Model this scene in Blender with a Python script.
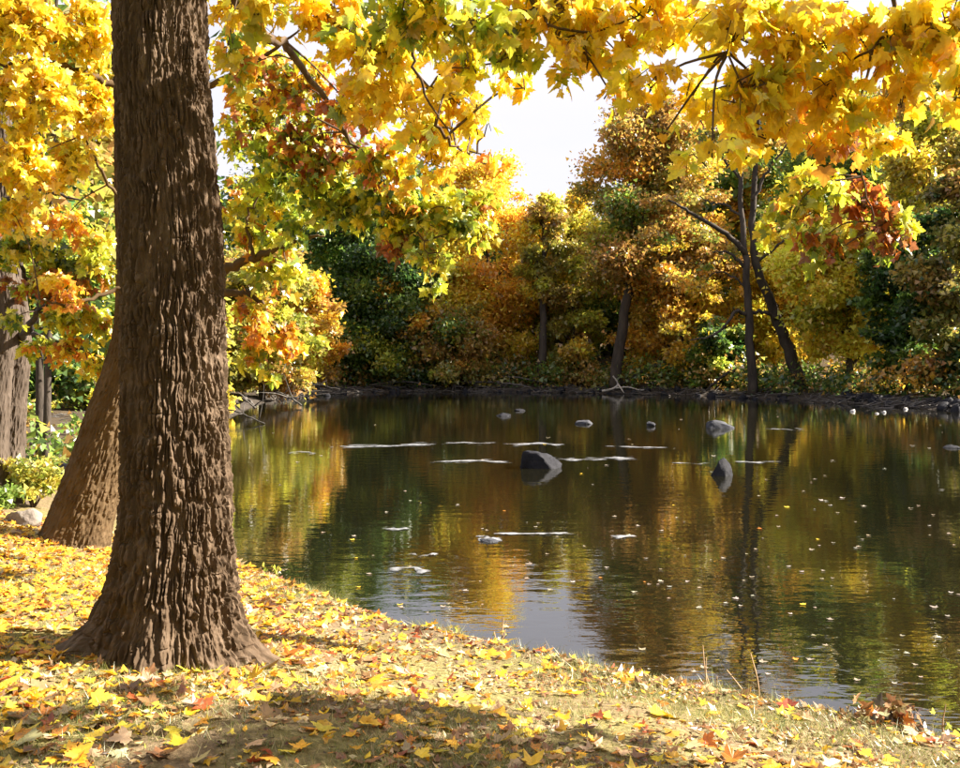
import bpy, math, random
import numpy as np
from mathutils import Matrix, Vector

# ------------------------------------------------------------------ scene, camera, light
S = bpy.context.scene
for o in list(bpy.data.objects):
    bpy.data.objects.remove(o)
COL = S.collection
FPX, HZ, CAMZ = 950.0, 360.0, 2.5          # focal length in photo pixels, horizon row, eye height above the water
cam = bpy.data.cameras.new('camera')
cam.sensor_width = 36.0
cam.lens = 36.0 * FPX / 960.0
cam.shift_y = -(384.0 - HZ) / 960.0
cam.clip_start, cam.clip_end = 0.1, 3000.0
co = bpy.data.objects.new('camera', cam)
co.location = (0, 0, CAMZ)
co.rotation_euler = (math.radians(90), 0, 0)
COL.objects.link(co)
S.camera = co

SUN_AZ, SUN_EL = math.radians(84), math.radians(36)   # from +Y towards +X
world = bpy.data.worlds.new('World')
S.world = world
world.use_nodes = True
wn = world.node_tree
wn.nodes.clear()
sky = wn.nodes.new('ShaderNodeTexSky')
sky.sky_type = 'NISHITA'
sky.sun_disc = False
sky.sun_elevation = SUN_EL
sky.sun_rotation = SUN_AZ
sky.air_density = 1.0
sky.dust_density = 4.0
sky.ozone_density = 1.0
bg = wn.nodes.new('ShaderNodeBackground')
bg.inputs['Strength'].default_value = 0.05
wo = wn.nodes.new('ShaderNodeOutputWorld')
tc = wn.nodes.new('ShaderNodeTexCoord')
cmap = wn.nodes.new('ShaderNodeMapping'); cmap.inputs['Scale'].default_value = (1, 1, 2.2)
wn.links.new(tc.outputs['Generated'], cmap.inputs['Vector'])
cn = wn.nodes.new('ShaderNodeTexNoise'); cn.inputs['Scale'].default_value = 2.4; cn.inputs['Detail'].default_value = 6.0
wn.links.new(cmap.outputs[0], cn.inputs['Vector'])
cr = wn.nodes.new('ShaderNodeMapRange')
cr.inputs['From Min'].default_value = 0.30; cr.inputs['From Max'].default_value = 0.62
cr.inputs['To Min'].default_value = 0.7; cr.inputs['To Max'].default_value = 0.9
wn.links.new(cn.outputs[0], cr.inputs[0])
cm = wn.nodes.new('ShaderNodeMix'); cm.data_type = 'RGBA'
cm.inputs[7].default_value = (4.7, 4.55, 5.05, 1)
wn.links.new(cr.outputs[0], cm.inputs[0]); wn.links.new(sky.outputs[0], cm.inputs[6])
wn.links.new(cm.outputs[2], bg.inputs['Color'])
wn.links.new(bg.outputs[0], wo.inputs['Surface'])

sl = bpy.data.lights.new('sun', 'SUN')
sl.energy = 5.0
sl.angle = math.radians(0.5)
sl.color = (1.0, 0.91, 0.77)
so = bpy.data.objects.new('sun', sl)
sd = Vector((math.cos(SUN_EL) * math.sin(SUN_AZ), math.cos(SUN_EL) * math.cos(SUN_AZ), math.sin(SUN_EL)))
so.rotation_euler = sd.to_track_quat('Z', 'Y').to_euler()
so.location = (20, 10, 30)
COL.objects.link(so)

S.view_settings.view_transform = 'Standard'
S.view_settings.look = 'None'
S.view_settings.gamma = 1.0
S.view_settings.use_curve_mapping = False
S.view_settings.exposure = 2.2
S.render.engine = 'CYCLES'
S.cycles.max_bounces = 8
S.cycles.diffuse_bounces = 3
S.cycles.glossy_bounces = 3
S.cycles.transmission_bounces = 5
S.cycles.caustics_reflective = False
S.cycles.caustics_refractive = False

rng = np.random.default_rng(7)

# ------------------------------------------------------------------ helpers
def at(px, py, Y):
    return np.array([(px - 480.0) / FPX * Y, Y, CAMZ - (py - HZ) / FPX * Y])

def sstep(a, b, x):
    t = np.clip((x - a) / (b - a), 0, 1)
    return t * t * (3 - 2 * t)

def hash2(i, j, s=0):
    h = np.sin(i * 127.1 + j * 311.7 + s * 74.7) * 43758.5453
    return h - np.floor(h)

def vnoise(x, y, s=0):
    xi, yi = np.floor(x), np.floor(y)
    fx, fy = x - xi, y - yi
    fx = fx * fx * (3 - 2 * fx); fy = fy * fy * (3 - 2 * fy)
    a = hash2(xi, yi, s); b = hash2(xi + 1, yi, s); c = hash2(xi, yi + 1, s); d = hash2(xi + 1, yi + 1, s)
    return (a * (1 - fx) + b * fx) * (1 - fy) + (c * (1 - fx) + d * fx) * fy

def fbm(x, y, s=0, o=4):
    r, a, t = 0, 0.5, 0
    for k in range(o):
        r = r + a * vnoise(x * 2 ** k, y * 2 ** k, s + k); t += a; a *= 0.5
    return r / t

def norm(v):
    return v / np.maximum(np.linalg.norm(v, axis=-1, keepdims=True), 1e-9)

BASE = {}
def tag(o, label=None, cat=None, group=None, kind=None):
    if label: o['label'] = label
    if cat: o['category'] = cat
    if group: o['group'] = group
    if kind: o['kind'] = kind
    return o

def thing(name, loc, label, cat, group=None):
    o = bpy.data.objects.new(name, None)
    o.empty_display_size = 0.2
    o.location = tuple(float(c) for c in loc)
    COL.objects.link(o)
    BASE[o.name] = np.array(loc, dtype=float)
    return tag(o, label, cat, group)

def mesh(name, V, F, mat=None, col=None, smooth=False):
    V = np.ascontiguousarray(V, dtype=np.float32); F = np.ascontiguousarray(F, dtype=np.int32)
    me = bpy.data.meshes.new(name)
    n, (m, k) = len(V), F.shape
    me.vertices.add(n); me.vertices.foreach_set('co', V.ravel())
    me.loops.add(m * k); me.loops.foreach_set('vertex_index', F.ravel())
    me.polygons.add(m)
    me.polygons.foreach_set('loop_start', np.arange(m, dtype=np.int32) * k)
    me.polygons.foreach_set('loop_total', np.full(m, k, dtype=np.int32))
    me.polygons.foreach_set('use_smooth', np.full(m, smooth, dtype=bool))
    if col is not None:
        c = np.ones((n, 4), dtype=np.float32); c[:, :3] = col
        at_ = me.color_attributes.new('Col', 'FLOAT_COLOR', 'POINT')
        at_.data.foreach_set('color', c.ravel())
    me.update(calc_edges=True)
    if mat: me.materials.append(mat)
    return me

def obj(name, V, F, mat, parent=None, col=None, smooth=False, loc=None):
    """one mesh object; V in world space. A child keeps its root's base as origin."""
    V = np.asarray(V, dtype=float)
    org = np.zeros(3)
    if parent is not None: org = BASE[parent.name]
    elif loc is not None: org = np.array(loc, dtype=float)
    o = bpy.data.objects.new(name, mesh(name, V - org, F, mat, col, smooth))
    COL.objects.link(o)
    if parent is not None:
        o.parent = parent
    elif loc is not None:
        o.location = tuple(org)
    BASE[o.name] = org
    return o

def join(parts):
    Vs, Fs, Cs, n = [], [], [], 0
    for p in parts:
        Vs.append(p[0]); Fs.append(np.asarray(p[1]) + n); n += len(p[0])
        if len(p) > 2: Cs.append(p[2])
    return (np.concatenate(Vs), np.concatenate(Fs)) + ((np.concatenate(Cs),) if Cs else ())

def smooth_path(P, n):
    """Catmull-Rom through rows of P (any number of columns)."""
    P = np.asarray(P, dtype=float)
    if len(P) == 2:
        t = np.linspace(0, 1, n)[:, None]
        return P[0] * (1 - t) + P[1] * t
    Q = np.vstack([2 * P[0] - P[1], P, 2 * P[-1] - P[-2]])
    t = np.linspace(0, len(P) - 1 - 1e-6, n)
    i = t.astype(int); f = (t - i)[:, None]
    a, b, c, d = Q[i], Q[i + 1], Q[i + 2], Q[i + 3]
    return 0.5 * (2 * b + (c - a) * f + (2 * a - 5 * b + 4 * c - d) * f ** 2 + (3 * b - a - 3 * c + d) * f ** 3)

def frames(P):
    T = norm(np.gradient(P, axis=0))
    ref = np.array([0, 1.0, 0]) if abs(T[0][1]) < 0.9 else np.array([1.0, 0, 0])
    A = np.zeros_like(T)
    a = ref
    for i in range(len(P)):
        a = a - T[i] * a.dot(T[i]); a = a / np.linalg.norm(a); A[i] = a
    return T, A, np.cross(T, A)

def tube(P, R, k=6, cap=True):
    """P (n,3) centreline, R (n,) radii -> verts, quads"""
    P = np.asarray(P, float); R = np.broadcast_to(np.asarray(R, float), (len(P),))
    T, A, B = frames(P)
    th = np.arange(k) / k * 2 * math.pi
    V = P[:, None] + R[:, None, None] * (np.cos(th)[None, :, None] * A[:, None] + np.sin(th)[None, :, None] * B[:, None])
    V = V.reshape(-1, 3)
    n = len(P)
    i = np.arange(n - 1)[:, None] * k; j = np.arange(k)[None]; j2 = (j + 1) % k
    F = np.stack([i + j, i + j2, i + k + j2, i + k + j], -1).reshape(-1, 4)
    if cap:
        V = np.vstack([V, P[-1] + T[-1] * R[-1] * 0.3, P[0] - T[0] * R[0] * 0.1])
        e, s = n * k, n * k + 1
        l = (n - 1) * k
        jj = np.arange(k)
        Fe = np.stack([l + jj, l + (jj + 1) % k, np.full(k, e), np.full(k, e)], -1)
        Fs = np.stack([(jj + 1) % k, jj, np.full(k, s), np.full(k, s)], -1)
        # caps as triangles folded into quads would be degenerate; use split quads instead
        Fe = np.stack([l + jj[::2], l + (jj[::2] + 1) % k, l + (jj[::2] + 2) % k, np.full(len(jj[::2]), e)], -1)
        Fs = np.stack([(jj[::2] + 2) % k, (jj[::2] + 1) % k, jj[::2], np.full(len(jj[::2]), s)], -1)
        F = np.vstack([F, Fe, Fs])
    return V, F

def ipath(P, n):
    return smooth_path(np.array(P, float), n)

# ------------------------------------------------------------------ materials
def new_mat(name):
    m = bpy.data.materials.new(name); m.use_nodes = True
    nt = m.node_tree; nt.nodes.clear()
    out = nt.nodes.new('ShaderNodeOutputMaterial')
    return m, nt, out

def N(nt, t, **kw):
    n = nt.nodes.new(t)
    for k, v in kw.items():
        if k in n.inputs: n.inputs[k].default_value = v
        else: setattr(n, k, v)
    return n

def ramp(nt, fac, stops):
    r = nt.nodes.new('ShaderNodeValToRGB')
    e = r.color_ramp.elements
    while len(e) < len(stops): e.new(0.5)
    for el, (p, c) in zip(e, stops):
        el.position = p; el.color = (*c, 1)
    nt.links.new(fac, r.inputs[0])
    return r

def leaf_mat(name, source, trans=0.5, spots=0.0):
    m, nt, out = new_mat(name)
    if source == 'obj':
        c = N(nt, 'ShaderNodeObjectInfo').outputs['Color']
    else:
        c = N(nt, 'ShaderNodeAttribute', attribute_name='Col').outputs['Color']
    geo = N(nt, 'ShaderNodeNewGeometry')
    nz = N(nt, 'ShaderNodeTexNoise', Scale=spots if spots else 30.0, Detail=3.0)
    nt.links.new(geo.outputs['Position'], nz.inputs['Vector'])
    hs = N(nt, 'ShaderNodeHueSaturation')
    mr = N(nt, 'ShaderNodeMapRange')
    mr.inputs['From Min'].default_value = 0.3; mr.inputs['From Max'].default_value = 0.7
    mr.inputs['To Min'].default_value = 0.8; mr.inputs['To Max'].default_value = 1.12
    nt.links.new(nz.outputs[0], mr.inputs[0]); nt.links.new(mr.outputs[0], hs.inputs['Value'])
    nt.links.new(c, hs.inputs['Color'])
    d = N(nt, 'ShaderNodeBsdfDiffuse'); t = N(nt, 'ShaderNodeBsdfTranslucent')
    nt.links.new(hs.outputs[0], d.inputs[0]); nt.links.new(hs.outputs[0], t.inputs[0])
    mx = N(nt, 'ShaderNodeMixShader'); mx.inputs[0].default_value = trans
    nt.links.new(d.outputs[0], mx.inputs[1]); nt.links.new(t.outputs[0], mx.inputs[2])
    g = N(nt, 'ShaderNodeBsdfGlossy', Roughness=0.38)
    g.inputs['Color'].default_value = (1, 1, 1, 1)
    m2 = N(nt, 'ShaderNodeMixShader'); m2.inputs[0].default_value = 0.045
    nt.links.new(mx.outputs[0], m2.inputs[1]); nt.links.new(g.outputs[0], m2.inputs[2])
    nt.links.new(m2.outputs[0], out.inputs[0])
    return m

def rough_mat(name, stops, scale=4.0, bump=0.3, bscale=30.0, rough=0.9, stretch=(1, 1, 1), dist=0.02, spec=0.2):
    m, nt, out = new_mat(name)
    geo = N(nt, 'ShaderNodeNewGeometry')
    mp = N(nt, 'ShaderNodeMapping'); mp.inputs['Scale'].default_value = stretch
    nt.links.new(geo.outputs['Position'], mp.inputs['Vector'])
    n1 = N(nt, 'ShaderNodeTexNoise', Scale=scale, Detail=6.0, Roughness=0.65)
    nt.links.new(mp.outputs[0], n1.inputs['Vector'])
    r = ramp(nt, n1.outputs[0], stops)
    n2 = N(nt, 'ShaderNodeTexNoise', Scale=bscale, Detail=5.0)
    nt.links.new(mp.outputs[0], n2.inputs['Vector'])
    b = N(nt, 'ShaderNodeBump', Strength=bump, Distance=dist)
    nt.links.new(n2.outputs[0], b.inputs['Height'])
    p = N(nt, 'ShaderNodeBsdfPrincipled', Roughness=rough)
    p.inputs['Specular IOR Level'].default_value = spec
    nt.links.new(r.outputs[0], p.inputs['Base Color']); nt.links.new(b.outputs[0], p.inputs['Normal'])
    nt.links.new(p.outputs[0], out.inputs[0])
    return m

M = {}
M['leaf'] = leaf_mat('canopy_leaf', 'attr', 0.62, 40)
M['leaf_obj'] = leaf_mat('canopy_leaf_single', 'obj', 0.62, 40)
M['litter'] = leaf_mat('fallen_leaf', 'attr', 0.30, 45)
M['litter_obj'] = leaf_mat('fallen_leaf_single', 'obj', 0.30, 45)
M['far_leaf'] = leaf_mat('far_foliage', 'attr', 0.56, 1.2)
M['bark'] = rough_mat('bark', [(0.25, (0.046, 0.029, 0.017)), (0.5, (0.090, 0.060, 0.037)), (0.75, (0.16, 0.115, 0.08))], 9, 0.5, 60, 0.92, (1, 1, 0.35), 0.0015)
M['bark2'] = rough_mat('bark_of_leaning_tree', [(0.25, (0.06, 0.036, 0.017)), (0.55, (0.10, 0.065, 0.032)), (0.8, (0.15, 0.10, 0.06))], 8, 0.5, 50, 0.92, (1, 1, 0.4), 0.002)
M['bark_grey'] = rough_mat('grey_bark', [(0.25, (0.045, 0.032, 0.023)), (0.55, (0.09, 0.068, 0.052)), (0.8, (0.16, 0.125, 0.10))], 8, 0.6, 60, 0.92, (1, 1, 0.3), 0.01)
M['bark_far'] = rough_mat('far_bark', [(0.3, (0.030, 0.024, 0.020)), (0.7, (0.085, 0.068, 0.055))], 3, 0.6, 20, 0.95, (1, 1, 0.3), 0.03)
M['twig'] = rough_mat('twig_bark', [(0.3, (0.055, 0.036, 0.024)), (0.7, (0.13, 0.09, 0.06))], 20, 0.3, 120, 0.85, (1, 1, 1), 0.003)
M['driftwood'] = rough_mat('driftwood', [(0.3, (0.05, 0.043, 0.038)), (0.7, (0.15, 0.135, 0.122))], 5, 0.5, 40, 0.9, (1, 1, 1), 0.01)
M['palewood'] = rough_mat('bleached_wood', [(0.3, (0.36, 0.32, 0.28)), (0.7, (0.58, 0.53, 0.47))], 5, 0.5, 40, 0.85, (1, 1, 1), 0.01)
M['rock'] = rough_mat('river_rock', [(0.3, (0.010, 0.010, 0.013)), (0.7, (0.028, 0.028, 0.034))], 5, 0.8, 25, 0.75, (1, 1, 1), 0.02, 0.12)
M['rock_pale'] = rough_mat('pale_rock', [(0.3, (0.028, 0.029, 0.035)), (0.7, (0.068, 0.07, 0.082))], 4, 0.7, 22, 0.8, (1, 1, 1), 0.02, 0.15)
M['rock_tan'] = rough_mat('tan_rock', [(0.3, (0.16, 0.13, 0.11)), (0.7, (0.30, 0.26, 0.22))], 5, 0.7, 25, 0.85, (1, 1, 1), 0.02, 0.15)
M['rock_white'] = rough_mat('white_stone', [(0.3, (0.34, 0.32, 0.30)), (0.7, (0.52, 0.50, 0.48))], 6, 0.4, 30, 0.7, (1, 1, 1), 0.02)
M['grass'] = leaf_mat('grass_blades', 'attr', 0.3, 9)
M['dry'] = rough_mat('dry_stem', [(0.3, (0.22, 0.14, 0.08)), (0.7, (0.42, 0.30, 0.18))], 20, 0.2, 80, 0.85, (1, 1, 1), 0.003)

# riffle streaks: foam and sky reflections, both painted as pale colour
m, nt, out = new_mat('riffle_foam_and_glint')
p = N(nt, 'ShaderNodeBsdfPrincipled', Roughness=0.35)
geo = N(nt, 'ShaderNodeNewGeometry')
nz = N(nt, 'ShaderNodeTexNoise', Scale=9.0, Detail=5.0)
nt.links.new(geo.outputs['Position'], nz.inputs['Vector'])
r = ramp(nt, nz.outputs[0], [(0.35, (0.10, 0.105, 0.11)), (0.65, (0.42, 0.43, 0.46))])
nt.links.new(r.outputs[0], p.inputs['Base Color'])
b = N(nt, 'ShaderNodeBump', Strength=0.6, Distance=0.03); nt.links.new(nz.outputs[0], b.inputs['Height'])
nt.links.new(b.outputs[0], p.inputs['Normal'])
fa = N(nt, 'ShaderNodeAttribute', attribute_name='Col')
tr_n = N(nt, 'ShaderNodeBsdfTransparent'); mxf = N(nt, 'ShaderNodeMixShader')
nt.links.new(fa.outputs['Fac'], mxf.inputs[0]); nt.links.new(tr_n.outputs[0], mxf.inputs[1]); nt.links.new(p.outputs[0], mxf.inputs[2])
nt.links.new(mxf.outputs[0], out.inputs[0])
M['foam'] = m

# river water: dark body, mirror-like skin with small ripples
m, nt, out = new_mat('river_water')
geo = N(nt, 'ShaderNodeNewGeometry')
mp = N(nt, 'ShaderNodeMapping'); mp.inputs['Scale'].default_value = (0.55, 1.0, 1.0)
nt.links.new(geo.outputs['Position'], mp.inputs['Vector'])
n1 = N(nt, 'ShaderNodeTexNoise', Scale=3.2, Detail=3.0, Roughness=0.55)
n2 = N(nt, 'ShaderNodeTexNoise', Scale=0.5, Detail=2.0)
n3 = N(nt, 'ShaderNodeTexNoise', Scale=14.0, Detail=2.0)
for n_ in (n1, n2, n3): nt.links.new(mp.outputs[0], n_.inputs['Vector'])
# calm patches and rippled patches
cal = N(nt, 'ShaderNodeTexNoise', Scale=0.16, Detail=2.0)
nt.links.new(mp.outputs[0], cal.inputs['Vector'])
cmr = N(nt, 'ShaderNodeMapRange'); cmr.inputs['From Min'].default_value = 0.38; cmr.inputs['From Max'].default_value = 0.62
cmr.inputs['To Min'].default_value = 0.45; cmr.inputs['To Max'].default_value = 1.25
nt.links.new(cal.outputs[0], cmr.inputs[0])
ad = N(nt, 'ShaderNodeMath', operation='MULTIPLY'); nt.links.new(n1.outputs[0], ad.inputs[0]); nt.links.new(cmr.outputs[0], ad.inputs[1])
a2 = N(nt, 'ShaderNodeMath', operation='MULTIPLY_ADD'); a2.inputs[1].default_value = 0.9
nt.links.new(n2.outputs[0], a2.inputs[0]); nt.links.new(ad.outputs[0], a2.inputs[2])
a3 = N(nt, 'ShaderNodeMath', operation='MULTIPLY_ADD'); a3.inputs[1].default_value = 0.10
nt.links.new(n3.outputs[0], a3.inputs[0]); nt.links.new(a2.outputs[0], a3.inputs[2])
b = N(nt, 'ShaderNodeBump', Strength=1.0, Distance=0.0048); nt.links.new(a3.outputs[0], b.inputs['Height'])
p = N(nt, 'ShaderNodeBsdfPrincipled', Roughness=0.02)
p.inputs['Base Color'].default_value = (0.007, 0.0065, 0.003, 1)
p.inputs['IOR'].default_value = 2.0
nt.links.new(b.outputs[0], p.inputs['Normal'])
nt.links.new(p.outputs[0], out.inputs[0])
M['water'] = m

# ground: dry grass and soil near, leaf mould under the trees, mud at the waterline
m, nt, out = new_mat('bank_ground')
geo = N(nt, 'ShaderNodeNewGeometry')
sp = N(nt, 'ShaderNodeSeparateXYZ'); nt.links.new(geo.outputs['Position'], sp.inputs[0])
n1 = N(nt, 'ShaderNodeTexNoise', Scale=1.3, Detail=6.0, Roughness=0.7)
n2 = N(nt, 'ShaderNodeTexNoise', Scale=26.0, Detail=6.0, Roughness=0.7)
n3 = N(nt, 'ShaderNodeTexNoise', Scale=2.2, Detail=8.0, Roughness=0.75)
for n_ in (n1, n2, n3): nt.links.new(geo.outputs['Position'], n_.inputs['Vector'])
rg = ramp(nt, n2.outputs[0], [(0.3, (0.085, 0.072, 0.030)), (0.5, (0.19, 0.165, 0.062)), (0.72, (0.36, 0.29, 0.13))])
rs = ramp(nt, n2.outputs[0], [(0.3, (0.10, 0.07, 0.04)), (0.7, (0.30, 0.22, 0.13))])
mg = N(nt, 'ShaderNodeMix', data_type='RGBA')
mf = N(nt, 'ShaderNodeMapRange'); mf.inputs['From Min'].default_value = 0.42; mf.inputs['From Max'].default_value = 0.6
nt.links.new(n1.outputs[0], mf.inputs[0]); nt.links.new(mf.outputs[0], mg.inputs[0])
nt.links.new(rg.outputs[0], mg.inputs[6]); nt.links.new(rs.outputs[0], mg.inputs[7])
rl = ramp(nt, n3.outputs[0], [(0.3, (0.035, 0.026, 0.016)), (0.5, (0.085, 0.060, 0.034)), (0.7, (0.16, 0.11, 0.06))])
fy = N(nt, 'ShaderNodeMapRange'); fy.inputs['From Min'].default_value = 11.0; fy.inputs['From Max'].default_value = 18.0
nt.links.new(sp.outputs[1], fy.inputs[0])
mfar = N(nt, 'ShaderNodeMix', data_type='RGBA')
nt.links.new(fy.outputs[0], mfar.inputs[0]); nt.links.new(mg.outputs[2], mfar.inputs[6]); nt.links.new(rl.outputs[0], mfar.inputs[7])
mud = N(nt, 'ShaderNodeMapRange'); mud.inputs['From Min'].default_value = 0.10; mud.inputs['From Max'].default_value = 0.42
zs = N(nt, 'ShaderNodeMapRange'); zs.inputs['From Min'].default_value = 14.0; zs.inputs['From Max'].default_value = 30.0
zs.inputs['To Min'].default_value = 1.0; zs.inputs['To Max'].default_value = 0.5
nt.links.new(sp.outputs[1], zs.inputs[0])
zm = N(nt, 'ShaderNodeMath', operation='MULTIPLY'); nt.links.new(sp.outputs[2], zm.inputs[0]); nt.links.new(zs.outputs[0], zm.inputs[1])
nt.links.new(zm.outputs[0], mud.inputs[0])
mm = N(nt, 'ShaderNodeMix', data_type='RGBA')
rm = ramp(nt, n3.outputs[0], [(0.3, (0.022, 0.018, 0.015)), (0.7, (0.085, 0.07, 0.058))])
nt.links.new(mud.outputs[0], mm.inputs[0]); nt.links.new(rm.outputs[0], mm.inputs[6]); nt.links.new(mfar.outputs[2], mm.inputs[7])
b = N(nt, 'ShaderNodeBump', Strength=0.7, Distance=0.03); nt.links.new(n2.outputs[0], b.inputs['Height'])
p = N(nt, 'ShaderNodeBsdfPrincipled', Roughness=0.95); p.inputs['Specular IOR Level'].default_value = 0.1
nt.links.new(mm.outputs[2], p.inputs['Base Color']); nt.links.new(b.outputs[0], p.inputs['Normal'])
nt.links.new(p.outputs[0], out.inputs[0])
M['ground'] = m

# ------------------------------------------------------------------ ground and river
SHORE = np.array([  # the river's outline, going round
    (-11.5, 45.5), (-9.6, 32), (-6.6, 21), (-3.7, 13), (-2.5, 10.6), (-1.25, 9.15), (-0.35, 8.15), (0.95, 7.15), (2.05, 6.4),
    (3.1, 5.75), (4.4, 5.0), (8, 3.2), (16, -1), (40, -12), (90, -30), (150, -30), (150, 5), (80, 22), (45, 35), (27, 42.5), (23.2, 46.5),
    (22.0, 52), (19.5, 60), (15.3, 66), (10.6, 70.5), (4, 73.5), (-4, 75), (-9, 74), (-11.6, 68), (-13.0, 58)], float)

def shore_dist(x, y):
    """signed distance to the river outline: positive on land"""
    d = np.full(x.shape, 1e9); inside = np.zeros(x.shape, bool)
    n = len(SHORE)
    for i in range(n):
        a, c = SHORE[i], SHORE[(i + 1) % n]
        e = c - a
        t = np.clip(((x - a[0]) * e[0] + (y - a[1]) * e[1]) / (e @ e), 0, 1)
        d = np.minimum(d, np.hypot(x - a[0] - t * e[0], y - a[1] - t * e[1]))
        cond = ((a[1] > y) != (c[1] > y))
        xx = a[0] + (y - a[1]) / (c[1] - a[1] + 1e-12) * e[0]
        inside ^= cond & (x < xx)
    return np.where(inside, -d, d)

def height(x, y):
    x = np.asarray(x, float); y = np.asarray(y, float)
    d = shore_dist(x, y)
    wob = (fbm(x * 1.7, y * 1.7, 3) - 0.5)
    d = d + wob * 0.35 * np.where(y < 15, 0.6, 2.5)
    far = sstep(13, 26, y)
    zn = 0.30 * sstep(-0.05, 0.40, d) + 0.46 * sstep(0.1, 3.6, d)
    zf = 0.30 * sstep(-0.1, 0.9, d) + 0.055 * np.clip(d - 0.8, 0, 30) + 0.13 * np.clip(d - 7, 0, 60)
    z = zn * (1 - far) + zf * far
    z = np.where(d < 0, -0.8 * sstep(0, 2.0, -d), z)
    z = z + (fbm(x * 0.9, y * 0.9, 11) - 0.5) * 0.10 * sstep(0.2, 1.5, d) + (fbm(x * 5, y * 5, 5) - 0.5) * 0.045 * sstep(0.0, 0.5, d)
    return z

def gh(X, Y):
    return float(height(np.array([X]), np.array([Y]))[0])

def axis(lo, a, b, hi, step, g):
    mid = list(np.arange(a, b, step))
    s, v, L = step, a, []
    while v > lo: s *= g; v -= s; L.append(v)
    s, v, Rr = step, mid[-1], []
    while v < hi: s *= g; v += s; Rr.append(v)
    return np.array(L[::-1] + mid + Rr)

gx = axis(-600, -6.3, 4.8, 600, 0.085, 1.075)
gy = axis(-300, 3.4, 10.6, 900, 0.085, 1.055)
GX, GY = np.meshgrid(gx, gy)
GZ = height(GX, GY)
nx, ny = len(gx), len(gy)
idx = np.arange(nx * ny).reshape(ny, nx)
F = np.stack([idx[:-1, :-1], idx[:-1, 1:], idx[1:, 1:], idx[1:, :-1]], -1).reshape(-1, 4)
g = obj('ground', np.stack([GX, GY, GZ], -1).reshape(-1, 3), F, M['ground'], smooth=True)
tag(g, 'leaf strewn earth of both river banks', 'ground', kind='structure')

V = np.array([(-200, -60, 0), (260, -60, 0), (260, 260, 0), (-200, 260, 0)], float)
w = obj('river', V, [[0, 1, 2, 3]], M['water'])
tag(w, 'dark calm river reflecting the autumn trees', 'water', kind='structure')

# ------------------------------------------------------------------ leaves
def mirror_outline(R):
    return np.array(R + [(-x, y) for x, y in R[-2:0:-1]])

def fan(outline, centre):
    k = len(outline)
    V = np.vstack([np.c_[outline, np.zeros(k)], [[centre[0], centre[1], 0]]])
    F = np.array([[i, (i + 1) % k, k] for i in range(k)])
    return V, F

MAPLE = mirror_outline([(0.0, 0.0), (0.14, -0.09), (0.36, -0.12), (0.33, 0.03), (0.50, 0.10), (0.68, 0.30), (0.49, 0.33), (0.43, 0.46),
                        (0.24, 0.41), (0.31, 0.62), (0.19, 0.65), (0.13, 0.82), (0, 1.0)])
MAPLE_LO = mirror_outline([(0, 0), (0.34, -0.1), (0.32, 0.08), (0.66, 0.30), (0.25, 0.41), (0.22, 0.66), (0, 1.0)])
OAK = mirror_outline([(0, 0), (0.08, 0.12), (0.26, 0.2), (0.1, 0.34), (0.34, 0.48), (0.13, 0.6), (0.26, 0.78), (0.1, 0.84), (0, 1.0)])

def bend(tv, fold, curl, cup):
    """fold along the midrib, curl along the length, cup the lobes"""
    V, F = tv
    V = V.copy()
    x, y = V[:, 0], V[:, 1] - 0.3
    V[:, 2] = fold * np.abs(x) + curl * y * y * np.sign(y) + cup * (x * x + y * y)
    return V, F

T_HI = [bend(fan(MAPLE, (0, 0.27)), *a) for a in ((0.25, -0.25, 0.05), (-0.2, -0.35, -0.1), (0.1, 0.15, 0.25), (0.4, -0.15, -0.2), (0.05, -0.5, 0.1))]
T_LO = [bend(fan(MAPLE_LO, (0, 0.27)), *a) for a in ((0.25, -0.25, 0.05), (-0.2, -0.35, -0.1), (0.1, 0.15, 0.25), (0.4, -0.15, -0.2))]
T_OAK = [bend(fan(OAK, (0, 0.5)), *a) for a in ((0.35, -0.2, 0.05), (-0.2, -0.3, -0.1))]
T_LIT = [bend(fan(MAPLE_LO, (0, 0.27)), *[0.8 * q for q in a]) for a in ((0.5, -0.3, 0.3), (-0.4, -0.5, -0.3), (0.3, 0.3, 0.7), (0.15, 0.1, 0.1), (0.8, 0.2, -0.3), (-0.7, 0.3, 0.2))]
T_LIT_HI = [bend(fan(MAPLE, (0, 0.27)), *[0.6 * q for q in a]) for a in ((0.4, -0.25, 0.2), (-0.3, -0.4, -0.3), (0.3, 0.3, 0.6), (0.12, 0.1, 0.1), (0.6, 0.2, -0.3), (-0.5, 0.3, 0.2))]

def orient(tip, nrm):
    tip = norm(tip)
    nrm = norm(nrm - tip * (nrm * tip).sum(-1, keepdims=True))
    return np.stack([np.cross(tip, nrm), tip, nrm], 1)      # rows: right, tip, normal

def leaf_arrays(pos, R, size, col, T):
    n = len(pos); parts = []
    which = rng.integers(0, len(T), n)
    for k, (tv, tf) in enumerate(T):
        i = np.where(which == k)[0]
        if not len(i): continue
        W = np.einsum('vc,ncd->nvd', tv, R[i]) * size[i, None, None] + pos[i, None]
        m_ = tv.shape[0]
        Fk = (tf[None] + (np.arange(len(i)) * m_)[:, None, None]).reshape(-1, 3)
        parts.append((W.reshape(-1, 3), Fk, np.repeat(col[i], m_, 0)))
    return join(parts)

def pick(pal, n):
    cols = np.array([c for c, w in pal], float); w = np.array([w for c, w in pal], float)
    return cols[rng.choice(len(cols), n, p=w / w.sum())]

def jitter(c, v=0.18, h=0.08):
    n = len(c)
    return np.clip(c * (1 + rng.normal(0, v, (n, 1))) * (1 + rng.normal(0, h, (n, 3))), 0.004, 0.95)

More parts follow.
